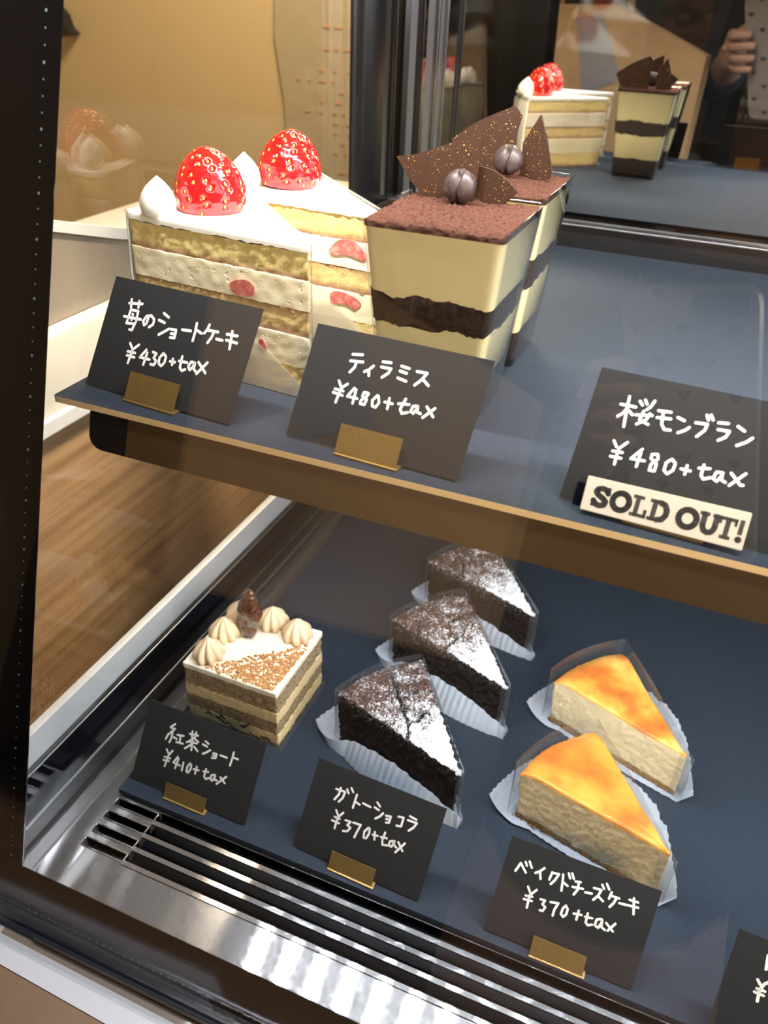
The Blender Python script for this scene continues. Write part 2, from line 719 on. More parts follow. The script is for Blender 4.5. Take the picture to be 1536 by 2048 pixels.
def sheet(bm, rows, thick=.3, closed=False, mi=0):
    """thin shell through rows of 3D points, given a real thickness"""
    n = len(rows[0])
    g = [[bm.verts.new(p) for p in r] for r in rows]
    fs = []
    for a, b in zip(g, g[1:]):
        for i in range(n if closed else n - 1):
            j = (i + 1) % n
            f = bm.faces.new((a[i], a[j], b[j], b[i]))
            f.material_index = mi
            fs.append(f)
    bmesh.ops.recalc_face_normals(bm, faces=fs)
    bmesh.ops.solidify(bm, geom=fs, thickness=thick)
    return bm


def lathe(bm, c, prof, seg=32, mod=None, axis=None, mi=0):
    """prof: (radius, height); mod(theta, t) scales the radius"""
    loops = []
    m = len(prof)
    ax = axis
    for k, (r, h) in enumerate(prof):
        L = []
        for i in range(seg):
            th = 2 * PI * i / seg
            q = r * (mod(th, k / (m - 1)) if mod else 1)
            p = Vector((q * math.cos(th), q * math.sin(th), h))
            if ax is not None:
                p = ax @ p
            L.append(bm.verts.new(Vector(c) + p))
        loops.append(L)
    fs = []
    for A, B in zip(loops, loops[1:]):
        for i in range(seg):
            j = (i + 1) % seg
            fs.append(bm.faces.new((A[i], A[j], B[j], B[i])))
    fs.append(bm.faces.new(loops[0][::-1]))
    fs.append(bm.faces.new(loops[-1]))
    for f in fs:
        f.material_index = mi
    return bm


def ellipsoid(bm, c, rx, ry, rz, rot=None, seg=16, rng=10, mi=0):
    before = set(bm.faces)
    r = bmesh.ops.create_uvsphere(bm, u_segments=seg, v_segments=rng, radius=1)
    m = Matrix.Diagonal((rx, ry, rz)).to_3x3()
    if rot is not None:
        m = rot @ m
    for v in r['verts']:
        v.co = m @ v.co + Vector(c)
    for f in bm.faces:
        if f not in before:
            f.material_index = mi
    return r['verts']


def ribbon(bm, pts, w, frame, off, mi=0):
    """flat brush stroke with round ends; frame maps (u,v,n) to space"""
    for a, b in zip(pts, pts[1:]):
        a, b = Vector(a), Vector(b)
        d = b - a
        if d.length < 1e-4:
            continue
        d.normalize()
        s = Vector((-d.y, d.x)) * w / 2
        bm.faces.new([bm.verts.new(frame(p.x, p.y, off)) for p in (a - s, b - s, b + s, a + s)]).material_index = mi
    for p in pts:
        bm.faces.new([bm.verts.new(frame(p[0] + math.cos(t) * w / 2, p[1] + math.sin(t) * w / 2, off))
                      for t in [2 * PI * i / 10 for i in range(10)]]).material_index = mi

# ================================================================ shop around the case
FL = -ZB
bm = BM(); box(bm, -2080, 1700, -1900, 1600, FL - 20, FL)
link('floor', bm, M['dark'], kind='structure')
bm = BM(); box(bm, -2080, -2000, -1900, 1600, FL, 1500)
link('wall_left', bm, M['ochre'], kind='structure')
bm = BM(); box(bm, -2000, 1700, 1500, 1580, FL, 1500)
link('wall_back', bm, M['ochre'], kind='structure')
bm = BM(); box(bm, -2000, 1700, -1900, -1830, FL, 1500)
link('wall_front', bm, M['wallbrown'], kind='structure')

# neighbouring counter seen through the left pane
t = thing('side_counter', 'wood-fronted counter with white edge seen through the left glass pane', 'counter', (-600, 600, FL))
bm = BM(); box(bm, -700, -481, 60, 1150, FL + 2, -148); link('wood_panel', bm, M['wood'], t)
bm = BM(); box(bm, -705, -476, 50, 1155, -146, -66, bev=5); link('countertop', bm, M['white'], t, label='pale rounded countertop edge', smooth=30)
bm = BM(); box(bm, -475.9, -470, 55, 1150, -142, -128, bev=1.5); link('edge_rail', bm, M['silver'], t)
bm = BM()
pr = [(-492, 300, -65), (-492, 900, -65), (-492, 900, -40), (-492, 640, -30), (-492, 590, -18), (-492, 510, 6), (-492, 470, 16), (-492, 300, 40)]
slab(bm, pr, (-8, 0, 0))
link('guard_panel', bm, M['grey'], t, label='grey satin guard panel')
bm = BM()
slab(bm, [(-489, 300, 40.5), (-489, 470, 16.5), (-489, 510, 6.5), (-489, 590, -17.5), (-489, 640, -29.5), (-489, 640, -20), (-489, 590, -8), (-489, 510, 15), (-489, 470, 25), (-489, 300, 49)], (-14, 0, 0))
link('guard_rim', bm, M['silver'], t, label='pale rim of the guard panel')

bm = BM()
slab(bm, [(x, 1499, z) for x, z in [(-1345, 140), (-1302, 116), (-1291, 106), (-1284, 84), (-1271, 73), (-1302, 68), (-1312, 92)]], (0, -24, 0))
link('wall_bracket', bm, M['black'], cat='bracket', label='small dark bracket on the ochre wall at upper left')

ns = thing('reflected_sheet', 'beige paper notice with faint orange writing on the ochre wall', 'reflection', (-740, 1499, 0))  # stand-in object for a blurred reflection in the left pane
bm = BM()
slab(bm, [(x, 1499, z) for x, z in [(-826, 230), (-834, 90), (-818, -10), (-815, -60), (-822, -110), (-818, -210), (-640, -210), (-640, 230)]], (0, -2, 0))
link('paper', bm, M['reflection'], ns)  # flat patch carrying the beige of the reflection
bm = BM()
rn = random.Random(11)
for k in range(17):
    x, z = rn.uniform(-800, -660), 110 - k * 17
    for j in range(rn.randint(2, 4)):
        box(bm, x, x + rn.uniform(5, 16), 1496.2, 1496.8, z, z + rn.uniform(2, 5))
        x += rn.uniform(18, 30)
link('orange_marks', bm, M['orange'], ns, label='faint orange writing', kind='stuff')

# ================================================================ display case
case = thing('display_case', 'black framed glass cake display case with slanted front pane', 'display case', (0, 450, FL))
GY = lambda z: 250 + .303 * z                       # the slanted front pane
bm = BM(); box(bm, -360, 760, 150, 830, FL + 2, -330); link('cabinet_base', bm, M['black'], case)
bm = BM()
for y0, y1 in ((272, 700),):
    box(bm, -292, 420, y0, y1, -299, -292.6)
box(bm, -314, -289, 200, 700, -299, -292.0)
box(bm, -289, 420, 200, 229.5, -299, -292.0)
# front lip, rolled over
extrude_x(bm, [(200, -292), (200, -299), (196.5, -299), (195, -297), (195.5, -294), (197.5, -292.3)], -314, 420)
deck = link('deck_plate', bm, M['steel'], case, label='brushed steel deck plate', smooth=30)
# air grille: short punched slots at the left, long louvres running right
bm = BM()
ys = [267.2, 256.2, 245.2, 234.3]
for k, y in enumerate(ys):
    nxt = 272 if k == 0 else ys[k - 1] - 2.6
    box(bm, -289, -256.4, y + 2.6, nxt, -298.5, -292.0)          # land between two slots
box(bm, -289, -256.4, 229.5, ys[-1] - 2.6, -298.5, -292.0)
for k, y in enumerate(ys):
    # raised lip round each short slot
    x0, x1 = -289, -257.2
    y0, y1 = y - 2.6, y + 2.6
    for a in range(2):
        box(bm, x0, x1, (y0 - .9, y1 - .1)[a], (y0 + .1, y1 + .9)[a], -292.2, -291.2, bev=.35)
    box(bm, x0 - .9, x0 + .2, y0, y1, -292.2, -291.2, bev=.35)
    box(bm, x1 - .2, x1 + .9, y0, y1, -292.2, -291.2, bev=.35)
link('slot_plate', bm, M['steel'], case, label='steel end plate with four short slots', smooth=30)
for k, y in enumerate([263.6, 252.9, 242.3, 231.6]):
    bm = BM()
    extrude_x(bm, [(y - 1.6, -291.8), (y + 1.6, -292.0), (y + 1.8, -308), (y + .8, -308), (y + .6, -293.2), (y - 1.6, -293.0)], -257.5, 420)
    link('louvre_bar', bm, M['steel'], case)
bm = BM(); box(bm, -312, 418, 202, 320, -326, -320); box(bm, -312, 418, 268.5, 272, -320, -299.5)
box(bm, -312, -309, 202, 268, -320, -299.5)
link('air_duct', bm, M['blacksatin'], case, label='dark duct below the louvres')

# left side rail and sill
bm = BM()
extrude_y(bm, [(-319, -326), (-314.3, -326), (-314.3, -290.5), (-316, -288), (-316, -274), (-319, -274)], 168, 745)
link('side_rail', bm, M['black'], case, label='black side rail along the deck', smooth=25)
bm = BM(); box(bm, -316.3, -315.2, 170, 745, -274.2, -272.6, bev=.3); box(bm, -316.3, -315.5, 170, 745, -238.6, -237.4, bev=.3)
link('rail_bead', bm, M['aluminium'], case, label='thin bright line on the side rail')
bm = BM(); box(bm, -319.2, -316.1, 170, 745, -273.9, -236.5)
link('side_border', bm, M['gloss'], case, label='glossy black lower border of the side pane')
bm = BM(); box(bm, -326, -319.6, 165, 800, -300, -215.5, bev=.8); link('side_sill', bm, M['silver'], case, label='pale metal sill below the side pane', smooth=30)
bm = BM()
slab(bm, [(-319.3, GY(-236) + 6, -236), (-319.3, 712, -236), (-319.3, 712, 330), (-319.3, GY(330) + 6, 330)], (3.2, 0, 0))
link('side_glass', bm, M['glass'], case, label='clear left side pane')

# front pane with its printed border
GN = Vector((0, -.957, .29))
bm = BM()
slab(bm, [(-345, GY(-272), -272), (760, GY(-272), -272), (760, GY(330), 330), (-345, GY(330), 330)], -GN * 4.5)
fg = link('front_glass', bm, M['glass'], case, label='clear slanted front pane')
bm = BM()
o1 = GN * -5.6
L = lambda x, z: Vector((x, GY(z), z)) + o1
slab(bm, [L(-345, -270), L(-279.5, -270), L(-267.0, 168), L(-262, 330), L(-345, 330)], -GN * .5)
slab(bm, [L(-279.6, -270), L(760, -270), L(760, -240.5), L(-278.7, -240.5)], -GN * .5)
link('printed_border', bm, M['frit'], fg, label='black printed border of the pane')
bm = BM()
o1 = GN * .02
for i in range(78):
    z = -236 + i * 6.0
    x = -278.5 + (z + 238) * (11.5 / 408) - 2.9
    r = .42 + .25 * (math.sin(i * 1.7) > .6)
    bm.faces.new([bm.verts.new(L(x + math.cos(a) * r, z + math.sin(a) * r)) for a in [2 * PI * j / 8 for j in range(8)]])
for i in range(120):
    x = -268 + i * 4.6
    bm.faces.new([bm.verts.new(L(x + math.cos(a) * .5, -260 + math.sin(a) * .5)) for a in [2 * PI * j / 8 for j in range(8)]])
link('dot_line', bm, M['dots'], fg, label='row of tiny grey dots', kind='stuff')
bm = BM()
o1 = GN * -7.0
slab(bm, [L(-345, -256), L(-287, -256), L(-282, 9), L(-279.5, 168), L(-276.5, 330), L(-345, 330)], -GN * 9)
link('front_post', bm, M['black'], case, label='black left front post')
bm = BM()
extrude_x(bm, [(164.5, -300), (164.5, -274.5), (166.3, -273.8), (174, -273.8), (197, -296), (200, -299), (200, -326), (164.5, -326)], -356, 760)
link('front_channel', bm, M['blacksatin'], case, label='black channel holding the front pane', smooth=25)
bm = BM()
extrude_x(bm, [(163.6, -273.3), (164.4, -272.6), (165.2, -273.2), (164.4, -274.0)], -262, 760)
link('channel_wire', bm, M['aluminium'], case, label='thin silver line on the channel', smooth=True)
bm = BM()
extrude_x(bm, [(164.4, -277.0), (60, -277.0), (52, -281), (48, -290), (48, -326), (164.4, -326)], -420, 760)
link('front_ledge', bm, M['brown'], case, label='tan wooden ledge in front of the pane', smooth=30)

# back corner post and sliding doors
bm = BM(); box(bm, -326, -312, 713, 758, -326, 330, bev=1.5); link('rear_post', bm, M['black'], case, smooth=30)
tilt = math.tan(math.radians(.3))
MY = lambda z: 770 + tilt * z


def door(name, x0, x1, dy, lab):
    d = bpy.data.objects.new(name, None)
    COL.objects.link(d)
    d.parent = case
    d['label'] = lab
    Q = lambda x, z, k=0: Vector((x, MY(z) + dy + k, z))
    b = BM(); slab(b, [Q(x0, -290), Q(x1, -290), Q(x1, 330), Q(x0, 330)], (0, 4, 0)); link('mirror_pane', b, M['mirror'], d)
    b = BM()
    slab(b, [Q(x0, -34, -7), Q(x1, -34, -7), Q(x1, 6, -7), Q(x0, 6, -7)], (0, 12, 0))
    link('middle_rail', b, M['black'], d)
    b = BM(); slab(b, [Q(x0, -310, -7), Q(x1, -310, -7), Q(x1, -288, -7), Q(x0, -288, -7)], (0, 12, 0)); link('bottom_rail', b, M['black'], d)
    b = BM(); box(b, x0, x1, MY(5) + dy - 9, MY(5) + dy - 7.1, 3.6, 5.4, bev=.4); link('rail_bead', b, M['aluminium'], d, label='thin silver bead')
    b = BM()
    slab(b, [Q(x0, 6, -6), Q(x0 + 6, 6, -6), Q(x0 + 6, 330, -6), Q(x0, 330, -6)], (0, 10, 0))
    link('stile', b, M['aluminium'], d, label='aluminium stile', smooth=30)
    b = BM()
    slab(b, [Q(x0 + 6.2, 6, -5), Q(x0 + 9.0, 6, -5), Q(x0 + 9.0, 330, -5), Q(x0 + 6.2, 330, -5)], (0, 4, 0))
    link('stile_gasket', b, M['black'], d)
    return d


door('sliding_door', -321, -276, 10, 'narrow mirrored door section by the corner post')
door('sliding_door', -292, 420, 0, 'wide mirrored sliding door behind the shelf')
bm = BM()
for x0, x1, m in ((-276, -270, 0), (-264.5, -262, 0), (-249, -247.6, 1)):
    slab(bm, [Vector((x0, MY(6) - 7, 6)), Vector((x1, MY(6) - 7, 6)), Vector((x1, MY(330) - 7, 330)), Vector((x0, MY(330) - 7, 330))], (0, 6, 0), m)
link('door_trim', bm, [M['aluminium'], M['black']], case, label='thin vertical strips where the doors overlap')

# upper shelf: tray board over its light bar
bm = BM()
ol = rounded([(-292.5, 286), (430, 286), (430, 704), (-292.5, 704)], [2, 0, 0, 6], 12)
bm = prism(ol, -3.4, 0, 1, 1, .25)
bm.normal_update()
for f in bm.faces:
    c = f.calc_center_median()
    f.material_index = 1 if c.y < 287 and abs(f.normal.z) < .6 else 0
link('shelf_board', bm, [M['board'], M['tan']], cat='tray board', label='upper black paper-covered shelf board with tan front edge', o=(0, 500, -3.4))
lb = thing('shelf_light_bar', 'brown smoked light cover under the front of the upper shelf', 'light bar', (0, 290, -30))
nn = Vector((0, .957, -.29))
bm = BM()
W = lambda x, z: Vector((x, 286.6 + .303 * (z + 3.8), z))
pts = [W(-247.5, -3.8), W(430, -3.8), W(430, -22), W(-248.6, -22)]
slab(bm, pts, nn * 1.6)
link('light_cover', bm, M['mirrored_brown'], lb)
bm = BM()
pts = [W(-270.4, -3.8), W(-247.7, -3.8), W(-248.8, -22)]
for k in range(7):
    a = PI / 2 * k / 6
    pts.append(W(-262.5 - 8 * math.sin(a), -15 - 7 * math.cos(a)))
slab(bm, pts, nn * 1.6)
link('reflected_post_end', bm, M['black'], lb, label='black rounded end piece')  # cover's left end, reflected post painted as solid black
bm = BM(); box(bm, -262, 430, 344, 360, -12, -4.2); link('strip_housing', bm, M['black'], lb)
bm = BM()
for i in range(23):
    x = -240 + i * 29.7
    box(bm, x - 2.4, x + 2.4, 349.6, 354.4, -12.8, -12.1)
link('light_chips', bm, M['led'], lb, label='row of small white light chips', kind='stuff')
for x in (-286, 160):
    bm = BM(); box(bm, x, x + 6, 330, 755, -20, -3.8)
    link('shelf_bracket', bm, M['black'], lb)

# lower shelf board
bm = BM()
ol = rounded([(-292.3, 273.5), (430, 273.5), (430, 700), (-292.3, 700)], [2, 0, 0, 4], 12)
bm = prism(ol, -291.6, -288, 1, 1, .3)
link('shelf_board', bm, M['board'], cat='tray board', label='lower black paper-covered shelf board beside the steel louvres', o=(0, 480, -291.6))

bm = BM()
slab(bm, [(-330, 161, -276.8), (-150, 159, -276.8), (-165, 143.5, -276.8), (-199, 145, -276.8), (-330, 148.5, -276.8)], (0, 0, .5))
link('label_strip', bm, M['label'], cat='label', label='white paper strip stuck on the tan front ledge', o=(-240, 150, -276.8))
bm = BM()
up_e = []
for k in range(46):
    x = -330 + k * 5
    up_e.append((x, 165.4 + noise.noise(Vector((x * .11, 0, 0))) * 1.6 - .012 * (x + 285), -276.0))
slab(bm, [(-330, 156, -276.0), (-105, 155, -276.0)] + up_e[::-1], (0, 0, .25))
link('clear_tape', bm, M['plastic_tape'] if 'plastic_tape' in M else M['film'], cat='tape', label='torn clear tape along the white strip on the ledge', o=(-240, 160, -276.0))

# ================================================================ cakes


def film_wall(name, parent, tip, r, aL, aR, z0, z1, grow=1.0, mat='film', lab=None, skip=None, thick=.25):
    """clear strip wrapped round a wedge; skip(x, y) leaves a gap"""
    ol = wedge_outline(tip, r, aL, aR, 2.2, 3, 4, grow)
    ol = [p for p in ol]
    b = BM()
    pts = ol
    if skip:
        keep = [not skip(p.x, p.y) for p in ol]
        n = len(ol)
        # start just after the longest gap so the strip never bridges it
        best = max(range(n), key=lambda i: 0 if not keep[i] else next((k for k in range(1, n) if keep[(i - k) % n]), n))
        pts = [ol[(best + k) % n] for k in range(n) if keep[(best + k) % n]]
    rows = [[(p.x, p.y, val(z0, p.x, p.y) + (val(z1, p.x, p.y) - val(z0, p.x, p.y)) * f) for p in pts] for f in (0, .5, 1)]
    sheet(b, rows, thick, closed=not skip)
    return link(name, b, M[mat], parent, label=lab, smooth=60)


def shortcake(lab, tip, aL, aR, r, berry, bs, rot, dollops, slices, sd):
    t = thing('strawberry_shortcake', lab, 'cake slice', (tip[0], tip[1], .3), 'strawberry shortcakes on the upper shelf')
    W = lambda z0, z1, g, e=.4: prism(wedge_outline(tip, r, aL, aR, 2.0, 1.5, 2.5, g), z0, z1, max(2, int((z1 - z0) / 1.6)), 6, e)

    def lay(name, z0, z1, mat, g, amp, size, s, **k):
        b = W(z0, z1, g)
        roughen(b, amp * (1.4 if 'sponge' in name else 1), size, s + sd)
        return link(name, b, M[mat], t, smooth=60, **k)
    lay('sponge_layer', .6, 16, 'sponge', -.3, .55, 3, 1)
    lay('cream_layer', 15.5, 32, 'creamfill', .1, .35, 4, 2)
    lay('sponge_layer', 31.5, 46, 'sponge2', -.3, .55, 3, 3)
    lay('cream_layer', 45.5, 60.4, 'creamfill2' if sd else 'creamfill', .1, .35, 4, 4)
    lay('sponge_layer', 60, 74.2, 'sponge', -.3, .6, 3, 5)
    b = prism(wedge_outline(tip, r, aL, aR, 2.0, 1.5, 2.5, .35), 73.6, 77, 2, 14, 1.0)
    for v in b.verts:
        d = math.hypot(v.co.x - tip[0], v.co.y - tip[1])
        if v.co.z > 75.5 and d > r - 6:
            v.co.z += 1.1 * min(1, (d - r + 6) / 5)
        if v.co.z < 74.5:
            v.co.z += .9 * noise.noise(Vector((v.co.x * .25, v.co.y * .25, sd)))
    link('cream_top', b, M['whitecream'], t, smooth=60)
    # soft outer coat on the round back
    b = BM()
    ol = wedge_outline(tip, r, aL, aR, 2.0, 1.5, 2.5, .35)
    pts = [p for p in ol if math.hypot(p.x - tip[0], p.y - tip[1]) > r - 1.0]
    cx, cy = tip
    # order along the arc
    pts.sort(key=lambda p: math.atan2(p.y - cy, p.x - cx))
    rows = [[(cx + (p.x - cx) * (1 + .022 * math.sin(f * PI) ** .5), cy + (p.y - cy) * (1 + .022 * math.sin(f * PI) ** .5), 1 + 75.5 * f) for p in pts] for f in (0, .08, .3, .6, .92, 1)]
    sheet(b, rows, .8)
    link('cream_coat', b, M['whitecream'], t, smooth=60)
    for (x, y, q) in dollops:
        b = BM()
        prof = [(7.6, 0), (9.5, 2), (10.4, 5.5), (10.3, 9), (9.3, 12.5), (7.3, 15.8), (4.8, 18.4), (2.9, 20), (1.5, 21.2), (.4, 22.2)]
        lathe(b, (x, y, 76.6), [(a * q, h * q) for a, h in prof], 32, lambda th, f: 1 + .035 * math.sin(th * 2 + f * 5) + .02 * math.sin(3 * th))
        for v in b.verts:
            f = max(0, (v.co.z - 76.6) / 22)
            v.co.x += 1.6 * f * f
        roughen(b, .25, 5, sd)
        link('cream_dollop', b, M['whitecream'], t, smooth=True)
    # strawberry, cut flat, standing on its base
    bx, by = berry
    b = BM()
    R = Matrix.Rotation(rot, 3, 'Z') @ Matrix.Rotation(math.radians(4), 3, 'X')
    seeds = []
    N = 74
    prof = [(.86, 0), (.96, .02), (1.02, .12), (1.03, .25), (1.0, .4), (.91, .56), (.76, .71), (.55, .85), (.33, .94), (.15, .985), (.03, 1.0)]

    def pr(f):
        f = max(0, min(1, f))
        for (r0, h0), (r1, h1) in zip(prof, prof[1:]):
            if f <= h1:
                return r0 + (r1 - r0) * (f - h0) / (h1 - h0 + 1e-9)
        return .03
    hh, rad = 31.5 * bs, 18.3 * bs
    for k in range(N):
        f = .05 + .9 * ((k + .5) / N)
        th = k * 2.39996 + .25 * math.sin(k * 5.1)
        seeds.append((th, f))
    pts = []
    SEG, RG = 110, 64
    grid = []
    for j in range(RG + 1):
        f = j / RG
        f = f ** .85
        row = []
        for i in range(SEG):
            th = 2 * PI * i / SEG
            q = pr(f) * rad * (1 + .05 * math.cos(2 * th + 1 + sd) + .03 * math.cos(3 * th + sd * 2))
            row.append([th, f, q])
        grid.append(row)
    loc = lambda th, f, q: Vector((q * math.cos(th), q * math.sin(th), f * hh))
    sp = [loc(th, f, pr(f) * rad * (1 + .05 * math.cos(2 * th + 1 + sd) + .03 * math.cos(3 * th + sd * 2))) for th, f in seeds]
    base = Vector((bx, by, 76.9))
    vv = []
    for row in grid:
        L = []
        for th, f, q in row:
            p = loc(th, f, q)
            dm = min((p - s_).length_squared for s_ in sp)
            d = math.sqrt(dm)
            dent = -1.0 * math.exp(-(d / 1.25) ** 2) + .28 * math.exp(-((d - 2.3) / .8) ** 2)
            nrm = Vector((math.cos(th), math.sin(th), .5 if f > .5 else .1)).normalized()
            L.append(b.verts.new(base + R @ (p + nrm * dent)))
        vv.append(L)
    for A, B_ in zip(vv, vv[1:]):
        for i in range(SEG):
            b.faces.new((A[i], A[(i + 1) % SEG], B_[(i + 1) % SEG], B_[i]))
    b.faces.new(vv[0][::-1]); b.faces.new(vv[-1])
    so = link('strawberry', b, M['straw'], t, smooth='all')
    b = BM()
    for (th, f), p in zip(seeds, sp):
        z = Vector((0, 0, 1))
        nrm = Vector((math.cos(th), math.sin(th), .15 + 1.3 * max(0, f - .45) ** 1.2)).normalized()
        tang = (z - nrm * z.dot(nrm)).normalized()
        side = nrm.cross(tang)
        m = Matrix((side, tang, nrm)).transposed()
        ellipsoid(b, base + R @ (p - nrm * .55), .62, 1.05, .55, R @ m, 8, 6)
    link('seeds', b, M['seed'], so, smooth='all', kind='stuff', label='small yellow seeds')
    # berry pieces showing in the cut face (front side runs along aL)
    a = math.radians(aL)
    ux = Vector((math.cos(a), math.sin(a), 0))
    fn = Vector((math.sin(a), -math.cos(a), 0))
    if fn.y > 0:
        fn = -fn
    for (d, z, w, h, half) in slices:
        b = BM()
        c = Vector((tip[0], tip[1], z)) + ux * d + fn * .25
        pts = []
        for k in range(28):
            th = 2 * PI * k / 28
            x, y = math.cos(th) * w / 2, math.sin(th) * h / 2
            if half and y < -h * .22:
                y = -h * .22 + .08 * h * math.sin(th * 3)
            x *= 1 + .1 * math.sin(3 * th + d); y *= 1 + .1 * math.cos(2 * th + d)
            pts.append(c + ux * x + Vector((0, 0, y)))
        slab(b, pts, fn * .55)
        link('strawberry_slice', b, M['slice'], t, label='cut strawberry piece in the filling')
    # glassine at the foot of the cut face, and clear film round the back
    b = BM()
    rows = []
    for f in (0, .35, .7, 1):
        row = []
        for k in range(40):
            s = k / 39
            d = -1.5 + s * (r + 2)
            hgt = 24 * (1 - .95 * max(0, 1 - s * 3.2) ** 1.2) * (1 - .35 * max(0, s - .75) / .25)
            q = Vector((tip[0], tip[1], .5)) + ux * d + fn * (1.1 + .4 * math.sin(k * .5) * f + 1.4 * (1 - f))
            row.append(q + Vector((0, 0, hgt * f)))
        rows.append(row)
    sheet(b, rows, .2)
    link('paper_wrapper', b, M['wrap'], t, label='translucent white paper at the foot', smooth=60)
    cx, cy = tip
    film_wall('clear_film', t, tip, r, aL, aR, 3, 78.5, 1.1, skip=lambda x, y: abs((x - cx) * fn.x + (y - cy) * fn.y - 1.1) < .35 and math.hypot(x - cx, y - cy) < r - 2, lab='clear film round the back and far side')
    return t


shortcake('strawberry shortcake slice nearest the glass, behind the handwritten price card at far left', (-175, 341), 174.5, 134, 111,
          (-253, 380), .97, .4, [(-268, 355, .86), (-270, 393, .86)], [(39, 50.5, 15, 9, False), (29, 22.5, 5, 7, False)], 0)
shortcake('strawberry shortcake slice standing second, behind the front shortcake and left of the tiramisu cups', (-168, 415), 175.5, 135, 112,
          (-246, 455), .97, 2.1, [(-264, 432, .9), (-258, 474, .9)], [(22, 54.5, 23, 12, True), (24, 26, 20, 11, True)], 1)


def tiramisu(lab, cx, cy, sd, plates, bean, beanr):
    t = thing('tiramisu_cup', lab, 'dessert cup', (cx, cy, .3), 'tiramisu cups on the upper shelf')
    H, B0, B1 = 94.0, 24.6, 33.6

    def sq(half, rr=3.5, ds=1.2):
        return rounded([(cx - half, cy - half), (cx + half, cy - half), (cx + half, cy + half), (cx - half, cy + half)], rr, ds)

    def lay(name, z0, z1, mat, inset, amp=0, size=3, wav=0):
        b = BM()
        n = max(3, int((z1 - z0) / 2))
        loops = []
        ref = sq(1.0 * (B0 + (B1 - B0) * z0 / H) - inset)
        for k in range(n + 1):
            z = z0 + (z1 - z0) * k / n
            sc = (B0 + (B1 - B0) * z / H - inset) / (B0 + (B1 - B0) * z0 / H - inset)
            L = []
            for p in ref:
                dz = 0
                if wav and k in (0, n):
                    dz = wav * noise.noise(Vector((p.x * .11, p.y * .11, z * .3 + sd))) + .45 * wav * noise.noise(Vector((p.x * .7, p.y * .7, z)))
                L.append(b.verts.new((cx + (p.x - cx) * sc, cy + (p.y - cy) * sc, z + dz)))
            loops.append(L)
        m = len(ref)
        for A, B_ in zip(loops, loops[1:]):
            for i in range(m):
                b.faces.new((A[i], A[(i + 1) % m], B_[(i + 1) % m], B_[i]))
        b.faces.new(loops[0][::-1]); b.faces.new(loops[-1])
        if amp:
            roughen(b, amp, size, sd)
        return link(name, b, M[mat], t, smooth=50)
    lay('soaked_sponge', 4, 21, 'soaked', .95, .12, 3, 1.2)
    lay('cream_layer', 19, 51, 'mascarpone', 1.25)
    lay('soaked_sponge', 47.5, 61, 'soaked', .8, .3, 1.5, 2.6)
    lay('cream_layer', 57, 91, 'mascarpone', 1.25)
    b = prism(sq(B1 - 1.2, 3, 1.3), 90.4, 93.3, 2, 22, .8, top=lambda x, y: .9 * noise.noise(Vector((x * .08, y * .08, sd))) + .35 * noise.noise(Vector((x * .5, y * .5, 1))))
    roughen(b, 1.0, 1.5, sd, only=lambda v: v.co.z > 92)
    link('cocoa_dusting', b, M['cocoa'], t, smooth=60)
    # cup wall and base
    b = BM()
    rows = []
    for z, hf in ((0, B0 - .8), (.8, B0), (H * .5, (B0 + B1) / 2), (H, B1), (H + .6, B1 + .5), (H + .9, B1 + .1)):
        rows.append([(p.x, p.y, z + .3) for p in rounded([(cx - hf, cy - hf), (cx + hf, cy - hf), (cx + hf, cy + hf), (cx - hf, cy + hf)], 3.6 + hf * .02, 400)])
    m = min(len(r_) for r_ in rows)
    sheet(b, [r_[:m] for r_ in rows], .45, closed=True)
    prism(sq(B0 - .6), .3, 1.0, 1, 1, bm=b)
    link('clear_cup', b, M['plastic'], t, smooth=50, label='clear plastic square cup')
    for pts, y0, lean, yaw in plates:
        b = BM()
        px_, pz_ = pts[0]
        w = [Vector((x, y0 + (z - 92) * lean + (x - cx) * yaw, z)) for x, z in pts]
        nrm = (w[1] - w[0]).cross(w[2] - w[0]).normalized()
        if nrm.y < 0:
            nrm = -nrm
        slab(b, w, nrm * 1.5)
        link('chocolate_plate', b, M['chocplate'], t, label='thin dark chocolate shard flecked with gold')
    bx, by, bz = bean
    b = BM()
    rot = Matrix.Rotation(math.radians(-12), 3, 'X') @ Matrix.Rotation(math.radians(-4), 3, 'Y')
    vs_ = ellipsoid(b, (0, 0, 0), 1, 1, 1, None, 72, 40)
    for v in vs_:
        x, y, z = v.co
        g = math.exp(-((x - .10 * math.sin(z * 2)) / .13) ** 2) * (1 if y < 0 else 0)
        k = 1 - .34 * g
        v.co = Vector((bx, by, bz)) + rot @ Vector((x * beanr * k, y * beanr * .62 * k, z * beanr * .96 * k))
    link('coffee_bean', b, M['bean'], t, smooth='all', label='shiny coffee bean shaped chocolate')
    return t


